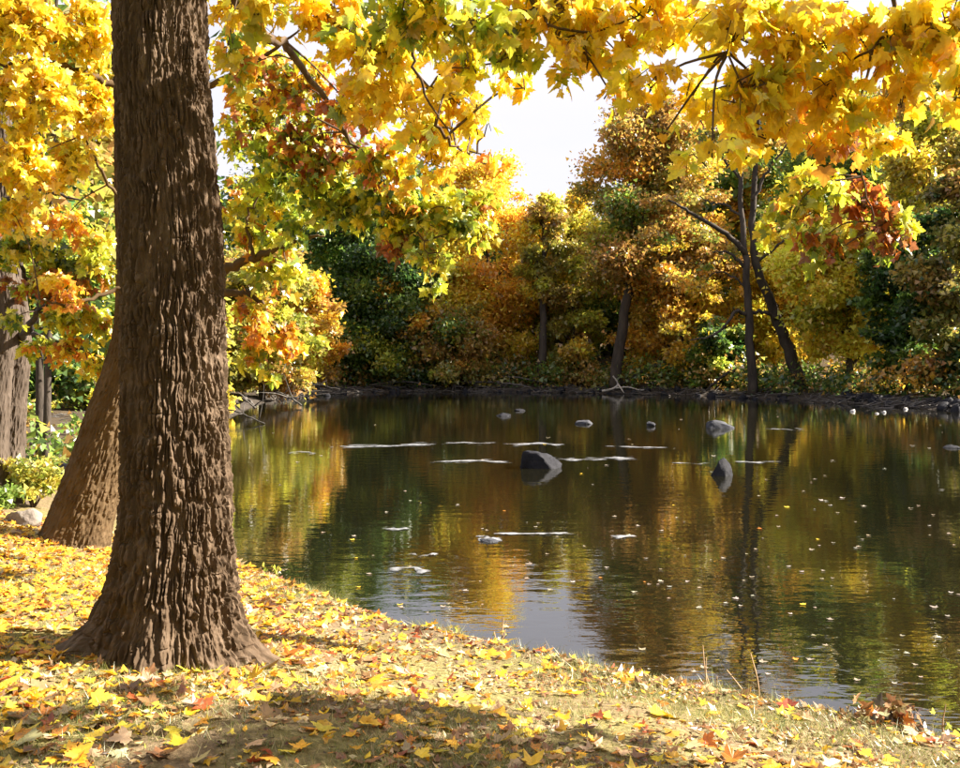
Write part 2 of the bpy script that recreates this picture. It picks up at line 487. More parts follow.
YEL, GOLD, AMB = (0.93, 0.74, 0.06), (0.93, 0.64, 0.03), (0.88, 0.50, 0.025)
LIME, GRN, DGRN = (0.58, 0.60, 0.05), (0.26, 0.34, 0.03), (0.07, 0.13, 0.025)
ORG, RUST, BRN = (0.68, 0.27, 0.03), (0.42, 0.12, 0.025), (0.25, 0.10, 0.04)
P_GOLD = [(YEL, 4.5), (GOLD, 5), (AMB, 1.3), (LIME, 0.7)]
P_OLIVE = [(LIME, 4), (GRN, 3), (YEL, 2), (GOLD, 2)]
P_GREEN = [(GRN, 4), (LIME, 4), (DGRN, 1.5), (YEL, 1.5)]
P_RUST = [(RUST, 4), (ORG, 3), (LIME, 2), (GRN, 1.5), (BRN, 1)]
P_MIX = [(GOLD, 4), (ORG, 3), (RUST, 2), (LIME, 2), (GRN, 2)]
P_LIMEY = [(LIME, 5), (YEL, 4), (GRN, 2), (ORG, 1)]
P_ORG = [(ORG, 5), (AMB, 4), (YEL, 3), (LIME, 1)]

# ------------------------------------------------------------------ bark
def bark_height(u, v, w, h, seed, period):
    """stretched cells: u around (metres), v along, cell w x h -> 0 in furrows .. 1 on ridges"""
    uu = u + 0.45 * w * (fbm(u * 8, v * 6, seed + 31, 3) - 0.5) * 2
    a = uu / (0.78 * w); b = v / (1.05 * h)
    n1 = vnoise(a, b, seed) * 0.72 + 0.28 * vnoise(a * 2.1, b * 2.3, seed + 1)
    n2 = vnoise(a * 1.25 + 7.3, b * 1.15 + 3.1, seed + 2) * 0.72 + 0.28 * vnoise(a * 2.6, b * 2.6, seed + 3)
    e = np.minimum(np.abs(n1 - 0.5), np.abs(n2 - 0.5) * 1.15) * 2       # an interlaced net of furrows
    r = sstep(0.0, 0.36, e)
    crack = sstep(0.0, 0.16, np.abs(vnoise(u / (1.8 * w), v / (0.32 * h), seed + 9) - 0.5) * 2)
    fine = fbm(u * 80, v * 30, seed + 5, 3)
    return r * (0.52 + 0.40 * crack) * (0.60 + 0.75 * fine) + 0.25 * (fbm(u * 150, v * 80, seed + 8, 2) - 0.5) + 0.05

def bark_trunk(P, R, rows, nth, w, h, amp, seed, flare=None, focus=0.0):
    """P control points (x,y,z), R radii, rows: array of parameters 0..1 along the path"""
    A = np.c_[np.asarray(P, float), np.asarray(R, float)]
    dense = smooth_path(A, 600)
    seg = np.r_[0, np.cumsum(np.linalg.norm(np.diff(dense[:, :3], axis=0), axis=1))]
    s = rows * seg[-1]
    C = np.stack([np.interp(s, seg, dense[:, k]) for k in range(4)], 1)
    T, Ax, Bx = frames(C[:, :3])
    th = np.arange(nth) / nth * 2 * math.pi
    if focus: th = th - focus * np.sin(th)          # more columns on the side towards the path, where theta is pi
    TH, SS = np.meshgrid(th, s)
    rad = np.repeat(C[:, 3:4], nth, 1)
    r0 = float(np.median(R))
    if flare is not None: rad = rad + flare(TH, SS, C)
    bh = bark_height(TH * r0, SS, w, h, seed, 2 * math.pi * r0)
    rad = rad + amp * (bh - 0.7) * np.clip(rad / r0, 0.3, 1.25)
    rad = rad * (1 + 0.03 * (fbm(np.cos(TH) * 1.5 + 5, SS * 1.1 + np.sin(TH) * 1.5, seed) - 0.5))
    V = C[:, None, :3] + rad[..., None] * (np.cos(TH)[..., None] * Ax[:, None] + np.sin(TH)[..., None] * Bx[:, None])
    n = len(s)
    i = np.arange(n - 1)[:, None] * nth; j = np.arange(nth)[None]; j2 = (j + 1) % nth
    F = np.stack([i + j, i + j2, i + nth + j2, i + nth + j], -1).reshape(-1, 4)
    return V.reshape(-1, 3), F

# ------------------------------------------------------------------ foliage boughs for the near trees
def bough(points, r0, r1, k=8):
    """points: (px, py, Y) rows"""
    P = np.array([at(*p) for p in points])
    n = 6 * len(P)
    C = smooth_path(P, n)
    C[1:-1] += rng.normal(0, 0.012, (n - 2, 3))
    return C, np.linspace(r0, r1, n), k

def grow(clusters, boughs, size, world=False, tw=4):
    """leaves on twigs inside ellipsoids; every cluster's stalk leaves the nearest bough. Returns leaf arrays and twig tubes."""
    BP = np.concatenate([b[0] for b in boughs])
    L = {'pos': [], 'R': [], 'size': [], 'col': []}
    twigs = []
    for c in clusters:
        if world:
            ctr, rad, n, pal = np.array(c[0], float), np.array(c[1], float), c[2], c[3]
        else:
            px, py, rx, ry, Y, lay, pal = c[:7]
            ctr = at(px, py, Y)
            rad = np.array([rx / FPX * Y, max(0.22, 0.45 * rx / FPX * Y), ry / FPX * Y])
            spx = size / Y * FPX
            n = max(4, int(1.7 * lay * math.pi * rx * ry / (0.42 * spx * spx)))
        root = BP[np.argmin(np.linalg.norm(BP - (ctr + np.array([0, 0, 0.3 * rad[2]])), axis=1))]
        ntw = max(2, n // 9)
        # stalk from bough to cluster
        mid = (root + ctr) / 2 + np.array([0, 0, 0.12 * np.linalg.norm(root - ctr)]) + rng.normal(0, 0.04, 3)
        ln = np.linalg.norm(root - ctr)
        if ln > 0.05:
            C = smooth_path(np.array([root, mid, ctr]), 8)
            twigs.append(tube(C, np.linspace(0.006 + 0.004 * ln, 0.004, 8), tw, False))
        per = np.full(ntw, n // ntw); per[: n - per.sum()] += 1
        for m_ in per:
            e = rng.normal(0, 1, 3); e = e / np.linalg.norm(e) * rng.uniform(0.45, 1.0) ** 0.6
            end = ctr + e * rad
            st = ctr + (end - ctr) * 0.15 + rng.normal(0, 0.15, 3) * rad
            C = smooth_path(np.array([st, (st + end) / 2 + rng.normal(0, 0.1, 3) * rad + np.array([0, 0, 0.06]), end]), 6)
            twigs.append(tube(C, np.linspace(0.0045, 0.0018, 6), 3, False))
            t = rng.uniform(0.25, 1.0, m_); t[0] = 1.0
            p = np.stack([np.interp(t, np.linspace(0, 1, 6), C[:, q]) for q in range(3)], 1)
            sz = size * np.clip(rng.normal(1.0, 0.24, m_), 0.5, 1.5)
            off = rng.normal(0, 1, (m_, 3)) * np.array([1, 1, 0.5]) + np.array([0, 0, -0.35])
            off = norm(off) * (rng.uniform(0.3, 0.8, m_) * size)[:, None]
            nr = rng.normal(0, 1, (m_, 3)) * np.array([0.7, 0.6, 0.6]) + np.array([0.6, -0.40, 0.55])
            tipd = off / size * 0.8 + np.array([0, 0, -0.75]) + rng.normal(0, 0.45, (m_, 3))
            base = pick(pal, 1)
            mixc = np.where(rng.random((m_, 1)) < 0.55, base, pick(pal, m_))
            L['pos'].append(p + off); L['R'].append(orient(tipd, nr)); L['size'].append(sz); L['col'].append(jitter(mixc, 0.14, 0.06))
    for k in L: L[k] = np.concatenate(L[k])
    return L, twigs

def in_frame(P, m_=10):
    px = 480 + FPX * P[:, 0] / P[:, 1]; py = HZ - FPX * (P[:, 2] - CAMZ) / P[:, 1]
    return (P[:, 1] > 1) & (px > -m_) & (px < 960 + m_) & (py > -m_) & (py < 768 + m_), px, py

LEAF_MESHES = {}
def leaf_objects(name, L, ids, T, mat, parent=None, tagf=None):
    """single leaves as objects that share a few meshes"""
    key = (name, mat.name)
    if key not in LEAF_MESHES:
        LEAF_MESHES[key] = [mesh(name, v, f, mat) for v, f in T]
    org = BASE[parent.name] if parent is not None else np.zeros(3)
    for q, i in enumerate(ids):
        o = bpy.data.objects.new(name, LEAF_MESHES[key][int(rng.integers(len(T)))])
        o.color = (*[float(c) for c in L['col'][i]], 1)
        Rm = L['R'][i]; s = float(L['size'][i])
        m4 = Matrix.Identity(4)
        for r_ in range(3):
            for c_ in range(3): m4[r_][c_] = float(Rm[c_][r_]) * s
            m4[r_][3] = float(L['pos'][i][r_] - org[r_])
        o.matrix_basis = m4
        if parent is not None: o.parent = parent
        COL.objects.link(o)
        if tagf: tagf(o, i)

def near_foliage(root, clusters, boughs, size, single, shade=None, hi=True, bmat=None, tmat=None):
    L, tw = grow(clusters, boughs, size)
    ok, _, _ = in_frame(L['pos'])
    Td = L['size'] / L['pos'][:, 1] * ok
    ids = np.argsort(-Td)[:single]
    ids = ids[Td[ids] > 0]
    rest = np.setdiff1d(np.arange(len(Td)), ids)
    leaf_objects('leaf', L, ids, T_HI, M['leaf_obj'], root)
    a = leaf_arrays(L['pos'][rest], L['R'][rest], L['size'][rest], L['col'][rest], T_HI if hi else T_LO)
    tag(obj('leaves', a[0], a[1], M['leaf'], root, a[2]), kind='stuff')
    v, f = join(tw)
    tag(obj('twigs', v, f, tmat or M['twig'], root), kind='stuff')
    for b in boughs:
        v, f = tube(b[0], b[1], b[2])
        obj('branch', v, f, bmat or M['twig'], root, smooth=True)
    if shade:
        L, tw = grow(shade, boughs, size * 1.25, world=True)
        a = leaf_arrays(L['pos'], L['R'], L['size'], L['col'], T_LO)
        tag(obj('upper_crown', a[0], a[1], M['leaf'], root, a[2]), kind='stuff')
    return len(Td)

# ------------------------------------------------------------------ the big maple at the water's edge
rng = np.random.default_rng(100)
TX, TY = -1.90, 5.85
tz0 = 0.70
maple = thing('maple_tree', (TX, TY, tz0), 'big furrowed maple trunk on the near bank with golden leaves hanging over the river', 'tree')
PX_M = FPX / TY
def tp(px, py): return ((px - 480) / FPX * TY, TY, CAMZ - (py - HZ) / PX_M)
Pm = [(tp(172, 0)[0], TY, 0.30), tp(171, 620), tp(175, 512), tp(174, 400), tp(172, 256), tp(168, 170), tp(162, 85), tp(160, 0), tp(158, -150), (-2.05, 5.9, 7.6), (-1.8, 6.0, 10.0)]
Rm = [0.365, 0.36, 0.328, 0.312, 0.304, 0.292, 0.282, 0.278, 0.275, 0.25, 0.13]
lobes = [(3.35, 2.2, 0.36), (0.0 + 2 * math.pi, 0.75, 0.34), (4.75, 0.75, 0.32), (5.5, 0.62, 0.28), (1.7, 0.7, 0.5), (4.1, 0.5, 0.26), (2.5, 0.6, 0.3)]
def maple_flare(TH, SS, C):
    # angle measured in world: frame A starts near +Y, B = T x A = -X
    z = np.repeat((C[:, 2] - 0.60)[:, None], TH.shape[1], 1)
    wx = -np.sin(TH); wy = np.cos(TH)
    ang = np.mod(np.arctan2(wy, wx), 2 * math.pi)
    f = np.zeros_like(TH)
    for a, am, wd in lobes:
        d = np.abs(np.mod(ang - a + math.pi, 2 * math.pi) - math.pi)
        f += am * np.exp(-(d / wd) ** 2)
    zz = np.clip(z, -0.1, 9)
    return 0.075 * np.exp(-zz / 0.42) + 0.40 * f * np.exp(-zz / 0.155) + 0.03 * np.sin(3 * ang + 1.0) * np.exp(-zz / 0.8)
rows = np.r_[np.linspace(0, 0.50, 560), np.linspace(0.506, 1.0, 44)]
v, f = bark_trunk(Pm, Rm, rows, 440, 0.034, 0.20, 0.029, 4, maple_flare, -0.42)
obj('trunk', v, f, M['bark'], maple, smooth=False)

B_m = [
    bough([(160, -330, 5.9), (330, -260, 5.6), (560, -170, 5.0), (700, -70, 4.5), (747, -5, 4.3), (728, 52, 4.3)], 0.075, 0.006),
    bough([(560, -170, 5.0), (640, -110, 4.7), (820, -80, 4.3), (893, -5, 4.2), (872, 50, 4.15)], 0.03, 0.005),
    bough([(700, -70, 4.5), (860, -110, 4.3), (980, -40, 4.2), (1010, 60, 4.2)], 0.03, 0.006),
    bough([(728, 30, 4.3), (790, 60, 5.2), (850, 130, 6.4), (868, 200, 7.0), (880, 235, 7.1)], 0.012, 0.004),
    bough([(330, -260, 5.6), (470, -130, 5.0), (500, -40, 4.8), (540, 10, 4.7), (560, 40, 4.7)], 0.03, 0.005),
    bough([(215, -40, 6.0), (258, 30, 6.3), (293, 55, 6.9), (345, 130, 7.8), (375, 190, 8.2)], 0.045, 0.008),
    bough([(250, -30, 5.6), (330, 20, 5.6), (410, 70, 5.4), (440, 130, 5.5), (462, 148, 5.6), (482, 158, 5.6)], 0.022, 0.003),
    bough([(410, -40, 5.0), (412, 30, 5.0), (422, 85, 5.0), (452, 140, 5.2)], 0.015, 0.003),
    bough([(200, -100, 5.9), (300, -60, 5.2), (400, -30, 4.9), (470, 0, 4.7)], 0.04, 0.008),
    bough([(345, 130, 7.8), (400, 200, 8.2), (425, 250, 8.2), (432, 285, 8.2)], 0.012, 0.003),
]
C_m = [
    # px, py, rx, ry, Y, layers, palette
    (560, 12, 85, 40, 4.8, 1.5, P_GOLD), (500, 55, 45, 35, 4.9, 1.2, P_OLIVE), (575, 62, 50, 28, 4.7, 1.2, P_GOLD), (525, 88, 28, 14, 5.2, 0.8, P_GOLD),
    (612, 95, 24, 14, 4.6, 1.0, P_GOLD), (640, 15, 45, 35, 4.6, 1.3, P_GOLD), (650, 88, 34, 22, 4.4, 1.3, P_GOLD),
    (600, 28, 36, 26, 4.9, 1.2, P_GOLD), (668, 48, 30, 26, 4.8, 0.9, P_GOLD), (690, 12, 30, 22, 4.6, 1.2, P_GOLD), (625, 60, 26, 20, 4.8, 1.0, P_GOLD), (690, 100, 22, 22, 4.5, 1.0, P_GOLD), (925, 70, 40, 40, 5.0, 1.2, P_GOLD), (870, 150, 40, 22, 5.4, 1.0, P_GOLD),
    (735, 20, 60, 40, 4.3, 1.5, P_GOLD), (745, 92, 62, 42, 4.3, 1.7, P_GOLD), (712, 158, 30, 16, 4.1, 1.3, P_GOLD), (770, 135, 40, 24, 4.4, 1.2, P_GOLD),
    (810, 40, 60, 50, 4.3, 1.6, P_GOLD), (830, 100, 60, 36, 4.4, 1.6, P_GOLD), (890, 50, 60, 50, 4.2, 1.6, P_GOLD), (945, 30, 50, 50, 4.1, 1.6, P_GOLD),
    (900, 105, 36, 20, 4.3, 1.2, P_GOLD), (958, 95, 30, 34, 4.1, 1.3, P_GOLD), (845, 140, 50, 22, 4.6, 1.2, P_ORG),
    (815, 185, 45, 26, 7.0, 1.0, P_LIMEY), (790, 215, 36, 24, 7.0, 1.1, P_LIMEY), (865, 205, 36, 30, 7.2, 1.1, P_RUST), (880, 240, 32, 24, 7.2, 1.1, P_RUST),
    (820, 240, 34, 24, 7.2, 0.9, P_RUST), (772, 235, 18, 16, 7.2, 1.0, P_LIMEY), (822, 265, 14, 16, 7.2, 1.0, P_LIMEY), (905, 225, 16, 20, 7.2, 1.0, P_LIMEY),
    # middle
    (420, 15, 75, 35, 4.6, 1.6, P_OLIVE), (470, 25, 50, 32, 4.5, 1.4, P_OLIVE), (370, 50, 60, 40, 5.2, 1.4, P_GOLD + P_OLIVE), (330, 15, 60, 30, 5.6, 1.4, P_GOLD),
    (255, 15, 40, 25, 5.4, 1.3, P_GOLD + P_OLIVE), (300, 85, 50, 40, 8.1, 1.1, P_MIX), (390, 100, 55, 36, 5.4, 1.3, P_GOLD), (455, 95, 34, 36, 5.2, 1.0, P_GOLD),
    (265, 110, 40, 50, 8.5, 1.0, P_GREEN + P_RUST), (330, 150, 45, 40, 8.3, 1.2, P_RUST), (380, 165, 40, 34, 7.7, 1.2, P_MIX), (430, 165, 36, 28, 7.5, 1.2, P_GOLD),
    (280, 175, 36, 40, 8.6, 0.9, P_GREEN), (350, 210, 50, 28, 8.4, 1.2, P_GREEN), (410, 215, 44, 30, 8.2, 1.2, P_LIMEY), (460, 210, 44, 28, 8.3, 1.1, P_LIMEY),
    (478, 238, 28, 18, 8.5, 1.0, P_LIMEY), (430, 262, 24, 20, 8.3, 1.0, P_LIMEY), (434, 290, 12, 10, 8.2, 1.0, P_LIMEY), (400, 250, 20, 24, 8.3, 1.0, P_RUST),
    (498, 166, 13, 12, 5.6, 1.2, P_ORG), (482, 138, 16, 8, 5.5, 0.7, P_ORG), (300, 230, 30, 20, 8.6, 0.8, P_GREEN),
    (470, 68, 38, 28, 5.3, 1.1, P_GOLD + P_OLIVE), (428, 128, 40, 30, 6.0, 1.2, P_GOLD + P_MIX), (355, 112, 40, 36, 6.6, 1.2, P_MIX), (445, 60, 36, 26, 6.2, 1.0, P_OLIVE), (520, 60, 34, 22, 5.4, 1.0, P_GOLD),
    (478, 112, 28, 20, 6.0, 0.9, P_GOLD), (300, 150, 36, 40, 8.2, 1.1, P_GREEN + P_RUST), (390, 190, 44, 36, 8.2, 1.1, P_GREEN), (440, 230, 36, 26, 8.3, 1.0, P_GREEN), (330, 190, 40, 36, 8.4, 1.0, P_GREEN),
    (660, 140, 12, 10, 4.4, 0.6, P_OLIVE), (228, 45, 16, 18, 5.5, 1.0, P_OLIVE), (230, 12, 16, 22, 6.4, 1.4, P_GOLD), (240, 70, 18, 26, 7.0, 1.3, P_MIX),
]
SH_m = [((0.6, 6.9, 6.5), (1.6, 1.3, 0.8), 420, P_GOLD), ((2.6, 7.3, 7.2), (1.7, 1.3, 0.9), 420, P_GOLD), ((-1.2, 7.2, 7.0), (1.5, 1.5, 0.9), 300, P_GOLD),
        ((-2.2, 5.5, 8.5), (2.0, 2.0, 1.2), 420, P_GOLD), ((1.2, 5.3, 7.4), (1.6, 1.2, 0.8), 200, P_GOLD), ((0.8, 6.15, 5.55), (1.0, 0.55, 0.5), 230, P_GOLD), ((-3.6, 6.6, 7.0), (1.5, 1.5, 0.8), 260, P_GOLD),
        ((0.4, 7.4, 5.9), (0.9, 0.7, 0.4), 130, P_GOLD), ((-1.8, 3.2, 7.6), (2.2, 1.8, 0.9), 700, P_GOLD), ((1.6, 3.0, 8.0), (1.8, 1.8, 0.9), 500, P_GOLD), ((-1.5, 0.0, 8.2), (2.6, 1.8, 1.0), 700, P_GOLD), ((-4.6, 3.6, 7.4), (1.6, 1.8, 0.9), 450, P_GOLD), ((-1.9, 6.2, 10.2), (1.6, 1.6, 1.0), 260, P_GOLD)]  # unseen crown widened over the viewer to block sky light on the trunk
B_m2 = [(smooth_path(np.array([(-1.95, 5.9, 6.3), (-0.8, 6.3, 6.9), (0.8, 6.9, 7.0), (2.8, 7.3, 7.6)]), 20), np.linspace(0.11, 0.02, 20), 8),
        (smooth_path(np.array([(-1.95, 5.85, 7.0), (-1.8, 3.6, 7.8), (-1.5, 0.2, 8.4)]), 16), np.linspace(0.1, 0.02, 16), 8),
        (smooth_path(np.array([(-1.95, 5.9, 6.8), (-2.8, 6.2, 7.4), (-3.8, 6.7, 7.6)]), 14), np.linspace(0.09, 0.02, 14), 8)]
nl = near_foliage(maple, C_m, B_m + B_m2, 0.073, 300, SH_m, bmat=M['bark'])
print('maple leaves', nl)

# ------------------------------------------------------------------ leaning tree behind it
rng = np.random.default_rng(101)
LX, LY = -4.35, 10.4
lz = float(height(np.array([LX]), np.array([LY]))[0])
lean = thing('leaning_tree', (LX, LY, lz), 'brown trunk leaning behind the big maple with yellow and orange leaves', 'tree')
def lp(px, py): return tuple(at(px, py, LY))
Pl = [lp(70, 560), lp(81, 520), lp(97, 470), lp(112, 420), lp(128, 375), lp(138, 330), lp(140, 260), lp(137, 180), lp(136, 80), lp(128, -60), lp(118, -260)]
Rl = [0.35, 0.33, 0.305, 0.285, 0.272, 0.255, 0.245, 0.235, 0.225, 0.19, 0.08]
v, f = bark_trunk(Pl, Rl, np.r_[np.linspace(0, 0.62, 300), np.linspace(0.63, 1, 30)], 140, 0.036, 0.2, 0.017, 9,
                  lambda TH, SS, C: 0.09 * np.exp(-SS / 0.22) * (1 + 0.7 * np.sin(3 * TH + 0.6) + 0.4 * np.sin(5 * TH)))
obj('trunk', v, f, M['bark2'], lean)
B_l = [
    bough([(138, 345, 9.6), (170, 315, 9.5), (228, 270, 9.2), (262, 255, 9.0), (300, 240, 8.9), (325, 236, 8.8)], 0.075, 0.008),
    bough([(139, 300, 9.6), (190, 292, 9.5), (228, 292, 9.3), (255, 296, 9.2), (280, 330, 9.1)], 0.07, 0.008),
    bough([(136, 120, 9.6), (200, 90, 9.2), (260, 60, 8.8), (300, 30, 8.6)], 0.05, 0.008),
    bough([(255, 258, 9.0), (248, 220, 9.0), (262, 190, 9.0)], 0.02, 0.006),
    bough([(135, 90, 9.6), (112, 85, 9.4), (70, 68, 9.0), (30, 62, 8.7), (-30, 66, 8.5)], 0.045, 0.01),
    bough([(133, 20, 9.6), (110, 22, 9.4), (40, 30, 9.1), (-40, 28, 8.8)], 0.05, 0.01),
    bough([(137, 200, 9.6), (118, 195, 9.5), (98, 165, 9.2), (84, 135, 9.0)], 0.025, 0.008),
    bough([(138, 280, 9.6), (110, 292, 9.5), (70, 304, 9.2), (40, 300, 9.0)], 0.03, 0.008),
]
C_l = [
    (20, 20, 60, 45, 8.7, 1.7, P_GOLD), (85, 30, 40, 45, 9.0, 1.6, P_GOLD), (25, 95, 55, 45, 8.6, 1.7, P_GOLD), (85, 105, 36, 40, 9.0, 1.5, P_GOLD),
    (20, 165, 45, 40, 8.6, 1.6, P_GOLD), (70, 165, 34, 30, 9.0, 1.2, P_GOLD), (15, 215, 26, 20, 8.8, 1.2, P_GOLD),
    (250, 60, 40, 45, 9.0, 1.1, P_GOLD), (245, 130, 36, 40, 9.2, 1.0, P_LIMEY), (255, 200, 38, 36, 9.2, 1.2, P_LIMEY), (290, 200, 22, 26, 9.0, 0.8, P_LIMEY),
    (262, 240, 36, 22, 9.1, 1.1, P_LIMEY), (265, 275, 36, 22, 9.1, 1.3, P_LIMEY), (292, 278, 14, 22, 9.0, 1.1, P_LIMEY), (250, 315, 24, 20, 9.1, 1.4, P_ORG), (272, 335, 30, 22, 9.1, 1.4, P_ORG),
    (292, 352, 14, 10, 9.0, 1.2, P_ORG), (252, 352, 22, 20, 9.2, 1.3, P_LIMEY), (268, 380, 10, 9, 9.1, 1.3, P_LIMEY),
    (60, 225, 30, 20, 9.3, 1.0, P_ORG), (95, 250, 24, 30, 9.5, 1.0, P_LIMEY), (60, 290, 40, 18, 9.2, 0.9, P_ORG),
]
SH_l = [((-4.0, 9.6, 8.2), (2.4, 2.0, 1.2), 500, P_GOLD), ((-5.6, 9.2, 6.8), (1.4, 1.2, 0.8), 260, P_GOLD)]
nl = near_foliage(lean, C_l, B_l, 0.082, 300, SH_l, hi=False, bmat=M['bark2'])
print('leaning leaves', nl)

# ------------------------------------------------------------------ twin-stemmed grey tree at the left
rng = np.random.default_rng(102)
GXc, GYc = -6.15, 12.5
gz = float(height(np.array([GXc]), np.array([GYc]))[0])
twin = thing('twin_stemmed_tree', (GXc, GYc, gz), 'pale grey twin stemmed tree beside the yellow shrub with green and orange leaves', 'tree')
def gp(px, py, Y=GYc): return tuple(at(px, py, Y))
v, f = bark_trunk([gp(6, 520), gp(10, 470), gp(15, 400), gp(20, 340), gp(14, 280), gp(4, 180), gp(0, 40), gp(-10, -160)], [0.21, 0.165, 0.15, 0.14, 0.13, 0.12, 0.10, 0.06],
                  np.linspace(0, 1, 220), 70, 0.05, 0.2, 0.016, 14, lambda TH, SS, C: 0.14 * np.exp(-SS / 0.3) * (1 + 0.6 * np.sin(3 * TH)))
obj('trunk', v, f, M['bark_grey'], twin)
v, f = bark_trunk([gp(-8, 515, 12.2), gp(-4, 450, 12.2), gp(2, 370, 12.2), gp(10, 310, 12.2), gp(-4, 230, 12.1), gp(-30, 60, 12.0), gp(-40, -120, 12.0)], [0.2, 0.15, 0.13, 0.125, 0.12, 0.10, 0.05],
                  np.linspace(0, 1, 150), 60, 0.05, 0.2, 0.015, 19, lambda TH, SS, C: 0.1 * np.exp(-SS / 0.3))
obj('trunk', v, f, M['bark_grey'], twin)
B_t = [bough([(20, 340, 12.4), (36, 315, 11.0), (55, 300, 10.8), (80, 285, 10.6)], 0.05, 0.012), bough([(14, 300, 12.4), (30, 290, 10.8), (20, 255, 10.6), (40, 240, 10.5)], 0.04, 0.01),
       bough([(22, 330, 12.4), (50, 340, 10.8), (85, 350, 10.6)], 0.03, 0.01), bough([(5, 200, 12.4), (40, 190, 10.8), (80, 200, 10.6)], 0.04, 0.01)]
C_t = [(20, 250, 40, 26, 10.4, 1.3, P_GREEN), (60, 255, 34, 26, 10.5, 1.2, P_GREEN), (95, 275, 24, 24, 10.6, 1.2, P_LIMEY), (25, 285, 34, 18, 10.4, 1.0, P_RUST),
       (65, 285, 36, 22, 10.4, 1.2, P_RUST), (70, 320, 34, 24, 10.5, 1.4, P_LIMEY), (100, 330, 20, 30, 10.7, 1.3, P_LIMEY), (40, 345, 24, 16, 10.6, 0.9, P_LIMEY),
       (95, 368, 22, 16, 10.6, 1.1, P_LIMEY), (72, 352, 26, 18, 10.6, 1.0, P_ORG), (10, 320, 20, 18, 10.5, 0.8, P_GREEN), (100, 395, 14, 10, 10.8, 0.9, P_LIMEY), (15, 225, 30, 20, 10.5, 1.0, P_ORG)]
SH_t = [((-6.5, 11.2, 6.5), (1.6, 1.6, 1.0), 260, P_GREEN)]
near_foliage(twin, C_t, B_t, 0.08, 150, SH_t, hi=False, bmat=M['bark_far'])

# ------------------------------------------------------------------ a neighbour beyond the frame at the right that shades the foreground
rng = np.random.default_rng(103)
nz_ = float(height(np.array([10.0]), np.array([0.8]))[0])
nb = thing('neighbour_maple', (10.5, -0.5, nz_), 'golden maple standing along the bank to the right whose crown shades the grass', 'tree')
v, f = bark_trunk([(10.5, -0.5, nz_ - 0.3), (10.5, -0.4, 3), (10.3, 0.2, 6), (10.0, 1.2, 9.5)], [0.4, 0.3, 0.26, 0.1], np.linspace(0, 1, 90), 60, 0.07, 0.2, 0.03, 23, None)
obj('trunk', v, f, M['bark'], nb)
B_n = [(smooth_path(np.array([(10.4, -0.2, 4.2), (9.6, 2.0, 5.6), (8.8, 3.9, 6.8), (8.7, 5.4, 7.3)]), 18), np.linspace(0.12, 0.03, 18), 7),
       (smooth_path(np.array([(10.3, 0.2, 6.0), (10.2, 1.8, 7.4), (10.0, 3.4, 8.0)]), 14), np.linspace(0.1, 0.03, 14), 7)]
L, tw = grow([((8.6, 6.05, 7.2), (0.8, 0.3, 0.5), 75, P_GOLD), ((8.6, 5.3, 7.0), (1.1, 0.62, 0.55), 170, P_GOLD), ((8.7, 5.5, 7.9), (1.2, 0.65, 0.6), 210, P_GOLD), ((9.2, 3.0, 7.4), (2.0, 1.3, 1.2), 420, P_GOLD),
              ((10.4, 0.6, 8.6), (2.2, 2.2, 1.4), 380, P_GOLD), ((8.2, 2.6, 5.2), (1.2, 1.0, 0.6), 160, P_GOLD)], B_n, 0.17, world=True)
a = leaf_arrays(L['pos'], L['R'], L['size'], L['col'], T_LO)
tag(obj('leaves', a[0], a[1], M['leaf'], nb, a[2]), kind='stuff')
v, f = join(tw); tag(obj('twigs', v, f, M['twig'], nb), kind='stuff')
for b_ in B_n:
    v, f = tube(*b_); obj('branch', v, f, M['bark'], nb, smooth=True)

# ------------------------------------------------------------------ trees across the river
rng = np.random.default_rng(104)
def crown_leaves(puffs, n, size, pal, flat=0.75):
    """puffs: (centre(3), radius, colour or None). leaf quads spread through the puffs"""
    w = np.array([p[1] ** 2 for p in puffs]); cnt = rng.multinomial(n, w / w.sum())
    Vs, Cs = [], []
    for (c, r, base), m_ in zip(puffs, cnt):
        if m_ == 0: continue
        e = np.clip(rng.normal(0, 0.52, (m_, 3)), -1.5, 1.5)
        pos = np.array(c) + e * np.array([r, r, r * flat])
        nr = rng.normal(0, 0.8, (m_, 3)) + np.array([0, 0, 0.7])
        tipd = rng.normal(0, 1, (m_, 3)) + e * 0.8 + np.array([0, 0, -0.3])
        R = orient(tipd, nr)
        s = size * np.clip(rng.normal(1, 0.3, m_), 0.45, 1.8)
        quad = np.array([(0.5, -0.4, 0), (0.0, 0.75, 0.05), (-0.5, -0.3, 0.05)])
        W = np.einsum('vc,ncd->nvd', quad, R) * s[:, None, None] + pos[:, None]
        Vs.append(W.reshape(-1, 3))
        cc = np.where(rng.random((m_, 1)) < 0.7, np.array(base), pick(pal, m_))
        Cs.append(np.repeat(jitter(cc, 0.2, 0.07), 3, 0))
    V = np.concatenate(Vs); C = np.concatenate(Cs)
    return V, np.arange(len(V)).reshape(-1, 3), C

